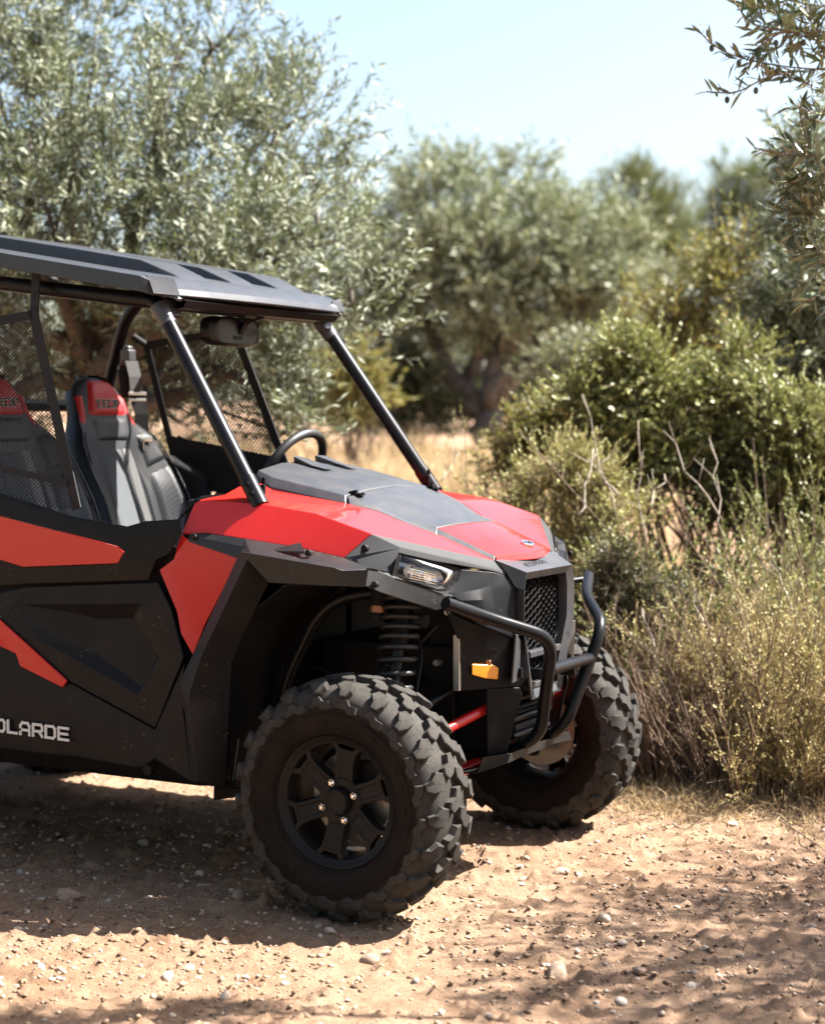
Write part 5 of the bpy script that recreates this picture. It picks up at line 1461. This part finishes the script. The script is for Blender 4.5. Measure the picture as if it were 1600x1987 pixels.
# olive tree in the middle distance
d0 = 19.0
MO = [(850, 390, 95, 85, 0), (1015, 390, 85, 80, .3), (760, 470, 80, 90, .2), (900, 500, 120, 100, -.4), (1050, 490, 120, 95, -.3), (1170, 500, 95, 95, 0), (980, 590, 140, 90, -.2), (800, 590, 110, 110, .3), (1130, 600, 110, 80, -.2), (1230, 560, 60, 60, .1), (720, 600, 60, 90, .4)]
tree('olive_tree', 'round olive tree with dark forked trunk standing alone in mid-distance', 'tree', gbase(948, 19.0), [lobe(a, b_, c_, e_, d0, dz) for a, b_, c_, e_, dz in MO], 4600, 13, .080, .13, 'olive_leaf_far', .34, .17, 12, simple_=True, fork=PX(945, 800, 19.0), up=.7, shell=2.2)
# pines far behind
tree('pine_tree', 'bushy pine tree rising behind the mid-distance olive', 'tree', gbase(1250, 36), [lobe(a, b_, c_, e_, 36, dz) for a, b_, c_, e_, dz in [(1235, 365, 60, 45, 0), (1180, 395, 45, 35, .3), (1300, 410, 60, 40, .2), (1240, 440, 90, 45, 0), (1320, 470, 60, 40, .3), (1260, 520, 120, 50, 0), (1200, 480, 70, 50, .2)]], 1300, 16, .16, .05, 'pine_leaf', .40, .16, 13, simple_=True, spread=.5, up=.9)
tree('pine_tree', 'dark pine tree at the far right of the skyline', 'tree', gbase(1440, 38), [lobe(a, b_, c_, e_, 38, dz) for a, b_, c_, e_, dz in [(1420, 345, 35, 35, 0), (1455, 385, 60, 45, .3), (1400, 420, 45, 40, .2), (1500, 370, 45, 60, 0), (1440, 460, 80, 50, .3), (1380, 510, 60, 40, 0)]], 1000, 16, .16, .05, 'pine_leaf', .40, .15, 14, simple_=True, spread=.5, up=.9)
# olive at the right edge
RO = [(1560, 470, 70, 90, 0), (1600, 590, 110, 110, -.2), (1520, 600, 70, 90, .1), (1570, 720, 110, 100, -.1), (1500, 720, 60, 80, .2), (1640, 380, 90, 120, .2), (1560, 330, 40, 70, .1), (1640, 800, 110, 120, 0), (1540, 840, 90, 80, .1)]
tree('olive_tree', 'dark leafy olive tree at the right edge behind the shrubs', 'tree', gbase(1600, 9.8), [lobe(a, b_, c_, e_, 9.8, dz) for a, b_, c_, e_, dz in RO], 2200, 18, .052, .13, 'olive_leaf', .26, .07, 15, up=.6)

def shrub(name, label, lobes, base, n_twigs, per, leafL, leafW, mat, twigL, seed, barkm='twig_brown', up=1.0, spread=.55, stems=14, group=None, shell=1.8, simple_=True, wild=.4, cat='shrub', stem_r=.012, sticks=True):
    """many stems from one root"""
    r_ = np.random.default_rng(seed); base = Vector(base)
    root = empty(name, base); tag(root, label, cat, group); inv = np.array(base)
    mb = MB()
    for _ in range(stems):
        c_, R_ = lobes[int(r_.integers(len(lobes)))]
        e_ = Vector(c_) + Vector(unit_(r_.normal(size=3)) * np.array(R_) * .75)
        s_ = base + Vector((r_.normal() * .06, r_.normal() * .06, -.03))
        mb.tube([p - base for p in wob(s_, e_, 4, .045, r_)], list(np.linspace(stem_r, stem_r * .3, 5)), 5)
    mb.build('stems', barkm, root, smooth=True)
    kk = 9; nc = max(1, n_twigs // kk)
    B0, D0, _ = lobe_points(lobes, nc, r_, shell, up, wild)
    B = np.repeat(B0, kk, 0) + r_.normal(size=(nc * kk, 3)) * twigL * .22; D = unit_(np.repeat(D0, kk, 0) + .5 * r_.normal(size=(nc * kk, 3)))
    Ln = twigL * (.5 + 1.0 * r_.random(nc * kk))
    v, f_ = twig_set(B - inv, D, Ln, per, leafL, leafW, spread, r_, simple_)
    obj('foliage', fast_mesh(v, f_), mat, root)
    if sticks:
        v, f_ = twig_sticks(B - inv, D, Ln, .0022, r_); obj('twigs', fast_mesh(v, f_), barkm, root)['kind'] = 'stuff'
    return root
def sh(name, label, spec, d0, basepx, n, per, lL, lW, mat, tL, seed, **kw):
    lb = [lobe(a, b_, c_, e_, d0, (kw.get('dzs') or [0] * 99)[i]) for i, (a, b_, c_, e_) in enumerate(spec)]
    kw.pop('dzs', None)
    return shrub(name, label, lb, gbase(basepx, d0 + .1), n, per, lL, lW, mat, tL, seed, **kw)
sh('shrub', 'orange and yellow-green shrub below the far pines', [(1290, 610, 75, 55), (1380, 555, 70, 50), (1350, 670, 100, 55), (1430, 500, 40, 40), (1260, 690, 60, 50), (1420, 620, 60, 50)], 11.5, 1350, 900, 14, .036, .22, 'shrub_orange', .20, 31)
sh('shrub', 'dense green shrub in the middle of the right thicket', [(1400, 775, 65, 45), (1240, 735, 75, 45), (1150, 785, 65, 40), (1310, 790, 50, 40), (1190, 860, 70, 40), (1440, 860, 60, 40), (1290, 880, 70, 40), (1370, 910, 60, 40), (1440, 700, 35, 35), (1200, 700, 35, 25)], 8.9, 1300, 2300, 15, .028, .24, 'shrub_green', .17, 32, shell=2.0, wild=.65)
sh('shrub', 'low shrub with orange tips left of the green shrub', [(1080, 825, 70, 35), (1010, 860, 50, 30), (1120, 870, 60, 40), (980, 905, 40, 30)], 9.2, 1060, 800, 14, .026, .22, 'shrub_orange', .12, 33)
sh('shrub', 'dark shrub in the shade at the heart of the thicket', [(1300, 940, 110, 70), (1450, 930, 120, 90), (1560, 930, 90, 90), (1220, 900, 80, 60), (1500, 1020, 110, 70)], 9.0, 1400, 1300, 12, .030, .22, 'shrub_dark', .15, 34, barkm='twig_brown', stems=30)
def fan_shrub(name, label, px, depth, hgt, lean, stems, mat, seed, leafL=.016, leafW=.15, side=9, per=10, twigL=.10, bare=.25, barkm='twig_brown', cat='shrub', group=None, rootr=.12, stem_r=.0055):
    """stems fanning out of one root, side shoots with leaves along their upper part"""
    r_ = np.random.default_rng(seed); base = gbase(px, depth); root = empty(name, base); tag(root, label, cat, group)
    az = r_.random(stems) * 6.28; tilt = np.abs(r_.normal(size=stems)) * lean
    D = np.stack([np.cos(az) * np.sin(tilt), np.sin(az) * np.sin(tilt), np.cos(tilt)], 1)
    S0 = np.stack([np.cos(az) * rootr * r_.random(stems), np.sin(az) * rootr * r_.random(stems), -.02 * np.ones(stems)], 1)
    Ln = hgt * (.45 + .65 * r_.random(stems)) / np.maximum(np.cos(tilt), .55) * np.where(r_.random(stems) < .12, 1.25, 1.0)
    cur = unit_(r_.normal(size=(stems, 3))) * .16
    mb = MB(); Bs, Ds = [], []
    for i in range(stems):
        pts = [S0[i] + (D[i] * t + (cur[i] + np.array([0, 0, .05])) * t * t) * Ln[i] for t in (0, .25, .5, .75, 1.0)]
        mb.tube(pts, list(np.linspace(stem_r, stem_r * .3, 5)), 4, cap=False)
        t = bare + (1 - bare) * r_.random(side)
        Bs.append(S0[i] + (D[i] * t[:, None] + (cur[i] + np.array([0, 0, .05])) * (t ** 2)[:, None]) * Ln[i])
        Ds.append(unit_(D[i] + .55 * r_.normal(size=(side, 3)) + np.array([0, 0, .25])))
    mb.build('stems', barkm, root, smooth=True)
    B, Dd = np.concatenate(Bs), np.concatenate(Ds); Lt = twigL * (.4 + 1.1 * r_.random(len(B)))
    if per:
        v, f_ = twig_set(B, Dd, Lt, per, leafL, leafW, .6, r_, True, lvar=.45, start=.05); obj('foliage', fast_mesh(v, f_), mat, root)
    k_ = slice(None) if per < 6 else slice(None, None, 3)
    v, f_ = twig_sticks(B[k_], Dd[k_], Lt[k_], .0016, r_); obj('twigs', fast_mesh(v, f_), barkm, root)['kind'] = 'stuff'
FS = [  # px, depth, height, lean, stems, material, leaf, label
 (985, 9.3, 925, .45, 60, 'heath_yellow', .018, 'small yellow heath tuft just past the far roof pillar'),
 (1060, 8.9, 950, .42, 80, 'heath_yellow', .018, 'tall yellow-green heath bush just beyond the hood'),
 (1140, 8.6, 1060, .45, 80, 'heath_yellow', .018, 'yellow-green heath bush above the nose of the hood'),
 (1255, 7.8, 1150, .6, 70, 'shrub_green', .016, 'low green heath behind the far tyre'),
 (1180, 7.5, 1205, .6, 55, 'dry_brown', .014, 'dry brown heath touching the far tyre'),
 (1265, 7.45, 1225, .7, 60, 'dry_brown', .012, 'brown leafless bush between the far tyre and the dry heath'),
 (1325, 7.6, 1215, .6, 50, 'dry_brown', .012, 'brown twiggy bush in front of the bare soil gap'),
 (1560, 8.1, 1030, .42, 90, 'shrub_green', .018, 'tall fresh green heath bush at the right edge'),
 (1625, 7.9, 1010, .45, 80, 'shrub_green', .018, 'green heath bush cut by the right edge'),
 (1385, 7.5, 1270, .6, 90, 'heath_olive', .013, 'dry olive-yellow heath, left of the lower right group'),
 (1450, 7.35, 1240, .5, 150, 'heath_olive', .013, 'dome of dry olive-yellow heath in the lower right group'),
 (1535, 7.25, 1215, .5, 170, 'heath_olive', .013, 'largest dry heath bush at the lower right'),
 (1610, 7.3, 1215, .55, 120, 'heath_yellow', .013, 'greenish heath bush at the lower right edge'),
 (1300, 7.25, 1290, .9, 55, 'dry_brown', .012, 'sprawling dry brown twigs at the left foot of the heath group'),
 (1400, 7.1, 1330, .9, 50, 'dry_brown', .012, 'dry brown twigs in front of the heath dome'),
 (1480, 7.05, 1330, .8, 70, 'heath_olive', .012, 'low sprawling dry heath at the track edge'),
 (1580, 7.0, 1330, .8, 70, 'heath_olive', .012, 'low sprawling dry heath at the right edge of the track'),
]
for i, (px_, dp_, h_, ln_, ns_, mt_, ll_, lb_) in enumerate(FS):
    dry = mt_ == 'dry_brown'
    h_ = (CAM[2] - (h_ - 820) / FPX * dp_ - gbase(px_, dp_).z) * 1.02
    ns_ = int(ns_ * 1.1); ln_ *= .68; ll_ *= .9
    fan_shrub('dry_bush' if dry else 'heath_bush', lb_, px_, dp_, h_, ln_, ns_, mt_, 300 + i, leafL=ll_, side=10 if dry else 17, per=3 if dry else 16, twigL=.14 if dry else .085 + .05 * h_, bare=.15 if dry else .22, rootr=.10 + .10 * h_, leafW=.19, group='heath and dry bushes beside the track')
sh('shrub', 'yellow shrub seen through the windscreen opening', [(690, 730, 50, 45), (655, 760, 40, 40), (730, 770, 40, 40)], 16, 690, 450, 12, .045, .25, 'shrub_orange', .2, 41)
sh('shrub', 'dark round shrub left of the mid-distance olive trunk', [(800, 770, 60, 50), (745, 790, 50, 50), (840, 800, 40, 35), (770, 730, 50, 40)], 18.5, 800, 700, 12, .055, .25, 'shrub_dark', .22, 42)
sh('shrub', 'grey-green shrub at the foot of the mid-distance olive', [(1130, 720, 60, 45), (1080, 740, 50, 45), (1180, 700, 50, 45)], 14, 1120, 500, 12, .040, .2, 'olive_leaf_far', .2, 43)

sh('shrub', 'leafy green shrub filling the right edge above the heath', [(1540, 830, 60, 45), (1600, 880, 70, 50), (1500, 900, 50, 40), (1570, 950, 60, 40), (1480, 800, 45, 35)], 8.7, 1560, 1300, 14, .026, .24, 'shrub_green', .16, 46, wild=.65)
sh('shrub', 'loose yellow-green shrub between the hood and the green bank', [(1090, 930, 50, 35), (1150, 960, 55, 40), (1040, 970, 40, 30), (1200, 1000, 50, 35), (1130, 1040, 50, 35)], 8.3, 1120, 900, 14, .020, .22, 'heath_yellow', .16, 47, wild=.7, up=1.1)
sh('shrub', 'low green shrub beside the bull bar', [(1190, 1120, 45, 35), (1240, 1150, 50, 35), (1160, 1170, 40, 30)], 7.9, 1200, 600, 14, .018, .22, 'shrub_green', .13, 48, wild=.7)
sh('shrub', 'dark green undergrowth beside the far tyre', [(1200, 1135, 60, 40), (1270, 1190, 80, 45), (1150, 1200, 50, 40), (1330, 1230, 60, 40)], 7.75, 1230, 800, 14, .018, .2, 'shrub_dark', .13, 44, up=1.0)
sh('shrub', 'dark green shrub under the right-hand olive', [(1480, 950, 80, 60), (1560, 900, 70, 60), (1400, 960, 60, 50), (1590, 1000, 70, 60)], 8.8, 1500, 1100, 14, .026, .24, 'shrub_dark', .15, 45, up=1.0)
# hedge far behind the mid-distance olive
rh = np.random.default_rng(66)
HL = [lobe(x_, 800 - 60 * rh.random() - (40 if x_ > 1100 else 0), 60, 60 + 30 * rh.random(), 30, rh.normal() * 1.2) for x_ in range(560, 1660, 45)]
B, D, _ = lobe_points(HL, 3600, rh, 2.0, .6)
v, f_ = twig_set(B, D, .5 * (.6 + .8 * rh.random(len(B))), 9, .14, .2, .7, rh, True)
tag(obj('hedgerow', fast_mesh(v, f_), 'shrub_dark'), 'dark hedge of scrub along the far side of the field', 'hedge', kind='stuff')
# dead stems standing in the thicket
def stem(px0, py0, px1, py1, d_, r0, label, seed, side=None):
    r_ = np.random.default_rng(seed)
    a, b_ = PX(px0, py0, d_), PX(px1, py1, d_ + .15)
    mb = MB(); pth = wob(a, b_, 5, .03, r_); mb.tube(pth, list(np.linspace(r0, r0 * .45, 6)), 6)
    for k_ in range(3):
        s_ = pth[2 + k_]; mb.tube([s_, s_ + Vector((r_.normal() * .05, r_.normal() * .05, .05 + .06 * r_.random()))], [r0 * .5, r0 * .2], 5)
    tag(mb.build('dead_stem', 'twig_pale', None, smooth=True), label, 'dead stem', 'dead stems in the thicket')
stem(1195, 1010, 1130, 765, 7.6, 0.0043, 'bare stem leaning left above the hood corner', 1)
stem(1255, 1080, 1237, 815, 7.6, 0.0043, 'upright bare stem right of the hood corner', 2)
stem(1255, 990, 1288, 920, 7.6, 0.0043, 'short forked bare stem beside the upright one', 3)
stem(1400, 1010, 1285, 835, 7.6, 0.0050, 'long bare stem leaning left in the middle of the thicket', 4)
stem(1405, 1050, 1375, 850, 7.6, 0.0043, 'bare stem at the centre of the right thicket', 5)
stem(1120, 1000, 1150, 870, 7.6, 0.0058, 'crooked bare stem just above the hood', 6)
stem(1200, 960, 1140, 890, 7.6, 0.0050, 'thin bare stem crossing above the hood', 7)
stem(1560, 1200, 1490, 1090, 7.1, 0.0036, 'bare stem leaning over the dry heath bush', 8)
stem(1370, 1230, 1345, 1165, 7.2, 0.0043, 'short bent bare stem above the brown bush', 9)
stem(1285, 1330, 1245, 1180, 7.3, 0.0050, 'bare stem rising from the brown bush', 10)
stem(855, 935, 890, 880, 9.0, 0.0050, 'bare stem leaning beside the far roof pillar', 11)

# dry grass
def grass(name, label, n, seed, place, hmin, hmax, mat, lean=.5, wid=.0022):
    r_ = np.random.default_rng(seed)
    rr, dd = place(r_, n)
    z = height(rr, dd); P = np.stack([CAM[0] + f2d[0] * dd + RGT[0] * rr, CAM[1] + f2d[1] * dd + RGT[1] * rr, z - .005], 1)
    D = unit_(np.array([0, 0, 1.0]) + lean * r_.normal(size=(n, 3)) * np.array([1, 1, .3]))
    D2 = unit_(D + lean * 1.2 * unit_(r_.normal(size=(n, 3))) * np.array([1, 1, .2]) - np.array([0, 0, .25]))
    S = unit_(np.cross(D, unit_(r_.normal(size=(n, 3))))); L = (hmin + (hmax - hmin) * r_.random(n))[:, None]
    w_ = wid * (.6 + .8 * r_.random(n))[:, None]
    v = np.stack([P - S * w_, P + S * w_, P + D * L * .55 + S * w_ * .8, P + D * L * .55 - S * w_ * .8, P + D * L * .55 + D2 * L * .45], 1).reshape(-1, 3)
    q = (np.arange(n) * 5)[:, None]
    tri = np.concatenate([q + np.array([[0, 1, 2]]), q + np.array([[0, 2, 3]]), q + np.array([[3, 2, 4]])])
    o = obj(name, fast_mesh(v, tri), mat); tag(o, label, 'grass', kind='stuff')
    return o
def clumps(cs, sd):
    def f_(r_, n):
        k_ = r_.integers(0, len(cs), n); c_ = np.array(cs)[k_]
        return c_[:, 0] + r_.normal(size=n) * c_[:, 2], c_[:, 1] + r_.normal(size=n) * c_[:, 2] * sd
    return f_
rg = np.random.default_rng(77)
far_cl = [(float(rg.uniform(-2.6, 2.0)), float(rg.uniform(10.5, 18)), float(rg.uniform(.15, .4))) for _ in range(70)]
grass('dry_grass', 'pale dry grass over the field beyond the buggy', 16000, 51, clumps(far_cl, 1.6), .12, .42, 'dry_grass', .45, .004)
edge_cl = [(float(r0), float(6.75 + .6 * random.random()), .10) for r0 in np.linspace(.85, 1.9, 34)] + [(float(random.uniform(.8, 1.9)), float(random.uniform(7.4, 8.6)), .15) for _ in range(30)]
grass('dry_grass', 'straw-coloured grass along the foot of the bushes', 7000, 52, clumps(edge_cl, 1.0), .04, .17, 'dry_grass', .95, .0014)
tuft_cl = [(1.0, 4.62, .07), (.78, 5.35, .10), (.95, 5.5, .08), (.88, 4.55, .05)]
grass('dry_grass', 'thin wispy grass tufts in the dappled foreground shade', 260, 53, clumps(tuft_cl, 1.0), .02, .07, 'dry_brown', .6, .0006)
litter_cl = [(float(random.uniform(.7, 1.9)), float(random.uniform(6.3, 7.6)), .14) for _ in range(40)]
grass('leaf_litter', 'dry twigs and straw lying on the track edge', 2600, 54, clumps(litter_cl, .8), .03, .11, 'dry_grass', 3.0, .0016)

fl_cl = [(float(random.uniform(-1.2, 1.25)), float(random.uniform(4.3, 6.4)), .25) for _ in range(30)]
grass('leaf_litter', 'scattered dry leaves and bits of straw on the track', 420, 55, clumps(fl_cl, 1.0), .012, .05, 'dry_brown', 4.0, .0016)
# ------------------------------------------------------------------ olive overhanging from the right
d_ = 4.6
root = empty('olive_tree', G(3.6, 5.6, Hz(3.6, 5.6))); base = Vector(root.location)
tag(root, 'near olive tree whose leafy branch hangs in at the top right', 'tree')
r_ = np.random.default_rng(91); mb = MB()
fk = G(3.4, 5.5, 1.7)
mb.tube([p - base for p in wob(base - Vector((0, 0, .1)), fk, 5, .03, r_)], list(np.linspace(.16, .11, 6)), 10)
OC = [(G(3.43, 5.6, 2.9), (.8, .8, .6)), (G(2.88, 5.7, 2.6), (.45, .45, .45)), (G(2.83, 5.05, 2.75), (.45, .4, .35)), (G(3.83, 6.3, 2.8), (.7, .7, .6)), (G(3.63, 4.9, 2.9), (.6, .5, .5)), (G(4.33, 5.5, 3.0), (.8, .8, .7)), (G(2.48, 4.8, 2.6), (.3, .3, .25))]
for c_, R_ in OC:
    pth = wob(fk, c_, 6, .05, r_); mb.tube([p - base for p in pth], list(np.linspace(.05, .008, 7)), 7)
tips = wob(fk, PX(1640, 135, 4.7), 7, .03, r_); mb.tube([p - base for p in tips], list(np.linspace(.03, .006, 8)), 7)
mb.build('trunk', 'bark', root, smooth=True)
B, D, _ = lobe_points([(np.array(c_), R_) for c_, R_ in OC], 1550, r_, 1.9, .3)
v, f_ = twig_set(B - np.array(base), D, .26 * (.6 + .8 * r_.random(len(B))), 18, .052, .12, .75, r_, True)
NL = [(np.array(PX(x_, y_, 4.75)), (r1 * 4.75 / FPX,) * 3) for x_, y_, r1 in ((1590, 20, 50), (1530, 10, 30), (1600, 100, 30), (1600, 330, 40), (1575, 290, 30), (1600, 400, 40), (1625, 230, 30), (1560, 60, 35), (1610, 450, 35), (1500, 70, 30), (1590, 180, 35), (1620, 520, 40), (1580, 350, 35))]
B2, D2_, _ = lobe_points(NL, 110, r_, 1.5, .1, .7); D2_ = unit_(D2_ - RGT * .5)
v2, f2_ = twig_set(B2 - np.array(base), D2_, .10 * (.6 + .8 * r_.random(len(B2))), 11, .050, .105, .7, r_, False)
obj('crown', fast_mesh(np.concatenate([v, v2]), np.concatenate([np.concatenate([f_[:, [0, 1, 2]], f_[:, [0, 2, 3]]]), f2_ + len(v)])), 'olive_leaf_near', root)
v2, f2_ = twig_sticks(B2 - np.array(base), D2_, .10 * np.ones(len(B2)), .0016, r_); obj('twigs', fast_mesh(v2, f2_), 'twig_brown', root)['kind'] = 'stuff'
def leaf_shape(seed):
    rs = np.random.default_rng(seed); cur = rs.uniform(-.12, .18)
    st_ = [(0, .02), (.2, .72), (.45, 1.0), (.72, .78), (1.0, .03)]; vv = []
    for t, w_ in st_:
        z = cur * t * t; vv += [(t, -.105 * w_, z + .035 * w_), (t, 0, z), (t, .105 * w_, z + .035 * w_)]
    ff = [(a * 3 + k_, a * 3 + k_ + 1, a * 3 + k_ + 4, a * 3 + k_ + 3) for a in range(4) for k_ in range(2)]
    me = mesh_of(vv, [tuple(reversed(f2)) for f2 in ff], True); me.materials.append(MATS['olive_leaf_near']); return me
LEAF = [leaf_shape(s_) for s_ in range(4)]
bm = bmesh.new(); bmesh.ops.create_icosphere(bm, subdivisions=2, radius=1); OLIVE = bpy.data.meshes.new('olive'); bm.to_mesh(OLIVE); bm.free()
OLIVE.polygons.foreach_set('use_smooth', [True] * len(OLIVE.polygons)); simple('olive_skin', (.045, .050, .030), .35, spec=.5); OLIVE.materials.append(MATS['olive_skin'])
sprays = [[(1660, 138), (1540, 136), (1450, 125), (1390, 95), (1345, 62)], [(1560, 137), (1480, 150), (1430, 180), (1372, 186)], [(1660, 60), (1560, 62), (1470, 45), (1425, 15), (1400, -30)],
          [(1660, 20), (1570, 10), (1500, -10)], [(1660, 330), (1590, 300), (1530, 300), (1468, 292)], [(1660, 380), (1600, 330), (1560, 260), (1548, 200)], [(1660, 420), (1600, 400), (1540, 385)],
          [(1660, 90), (1580, 80), (1520, 60), (1470, 90)], [(1660, 180), (1600, 120), (1560, 30), (1555, -20)], [(1660, 250), (1610, 240), (1565, 225)], [(1660, 560), (1610, 560), (1575, 575), (1555, 590)], [(1660, 480), (1620, 450), (1590, 420)]]
nleaf = 0
rl = np.random.default_rng(93)
for si, sp_ in enumerate(sprays):
    P = [PX(x_, y_, 4.7 + .05 * rl.normal()) for x_, y_ in sp_]
    P = [P[0]] + [p + Vector(rl.normal(size=3) * .006) for p in P[1:]]
    mbx = MB(); mbx.tube([p - base for p in fillet(P, .05, 3)], .0022, 5)
    br = mbx.build('branch', 'twig_brown', root, smooth=True)
    L_ = [(P[i + 1] - P[i]).length for i in range(len(P) - 1)]; tot = sum(L_)
    cnt = int(tot / .0125)
    for k_ in range(cnt):
        if nleaf >= 296: break
        s_ = tot * (k_ + .5) / cnt; i = 0
        while i < len(L_) - 1 and s_ > L_[i]: s_ -= L_[i]; i += 1
        dirv = (P[i + 1] - P[i]).normalized(); pos = P[i] + dirv * s_
        rv = Vector(rl.normal(size=3)); a_ = (rv - dirv * rv.dot(dirv)).normalized()
        ld = (dirv * rl.uniform(.35, .95) + a_ * rl.uniform(.5, .9) + Vector((0, 0, rl.uniform(-.25, .35)))).normalized()
        y_ = Vector((0, 0, 1)).cross(ld); y_ = (y_ + Vector(rl.normal(size=3)) * .5); y_ = (y_ - ld * y_.dot(ld)).normalized()
        z_ = ld.cross(y_); L2 = rl.uniform(.038, .062)
        o = obj('leaf', LEAF[nleaf % 4], None, br)
        o.matrix_basis = Matrix.Translation(pos - base) @ Matrix((ld, y_, z_)).transposed().to_4x4() @ Matrix.Scale(L2, 4)
        nleaf += 1
    if si in (0, 1, 4, 7):
        for k_ in range(3):
            i = min(1 + k_, len(P) - 2); o = obj('olive', OLIVE, None, br); o.scale = (.0068, .0068, .0095); o.location = P[i].lerp(P[i + 1], .4) - base + Vector((.006, 0, -.018))

# grove added unseen around the viewpoint to block sky light and deepen shade
gv, gf, off = [], [], 0
rb = np.random.default_rng(123)
GC = []
for gx, gd, gh in ((-3.6, 2.0, 3.2), (-1.6, -2.6, 3.4), (1.6, -3.2, 3.4), (-5.2, 5.4, 3.0), (4.6, -1.6, 3.2), (-4.6, -1.0, 3.6), (0.0, -5.5, 3.8), (3.2, -4.6, 3.6)):
    for _ in range(7):
        GC.append((np.array(G(gx + rb.normal() * .75, gd + rb.normal() * .75, gh + rb.normal() * .8)), (1.0, 1.0, .9)))
B, D, _ = lobe_points(GC, 4200, rb, 2.0, .4)
v, f_ = twig_set(B, D, .38 * (.6 + .8 * rb.random(len(B))), 13, .11, .2, .8, rb, True)
shade_grove = obj('added_shade_trees', fast_mesh(v, f_), 'olive_leaf'); tag(shade_grove, 'unseen olive trees added around the viewpoint to cut sky light', 'shade_grove', kind='stuff')
mb = MB()
for gx, gd, gh in ((-3.6, 2.0, 3.2), (-1.6, -2.6, 3.4), (1.6, -3.2, 3.4), (-5.2, 5.4, 3.0), (4.6, -1.6, 3.2), (-4.6, -1.0, 3.6), (0.0, -5.5, 3.8), (3.2, -4.6, 3.6)):
    a = G(gx, gd, -.1); mb.tube(wob(a, a + Vector((.1, .1, gh)), 5, .03, rb), list(np.linspace(.17, .07, 6)), 9)
mb.build('trunks', 'bark', shade_grove, smooth=True)
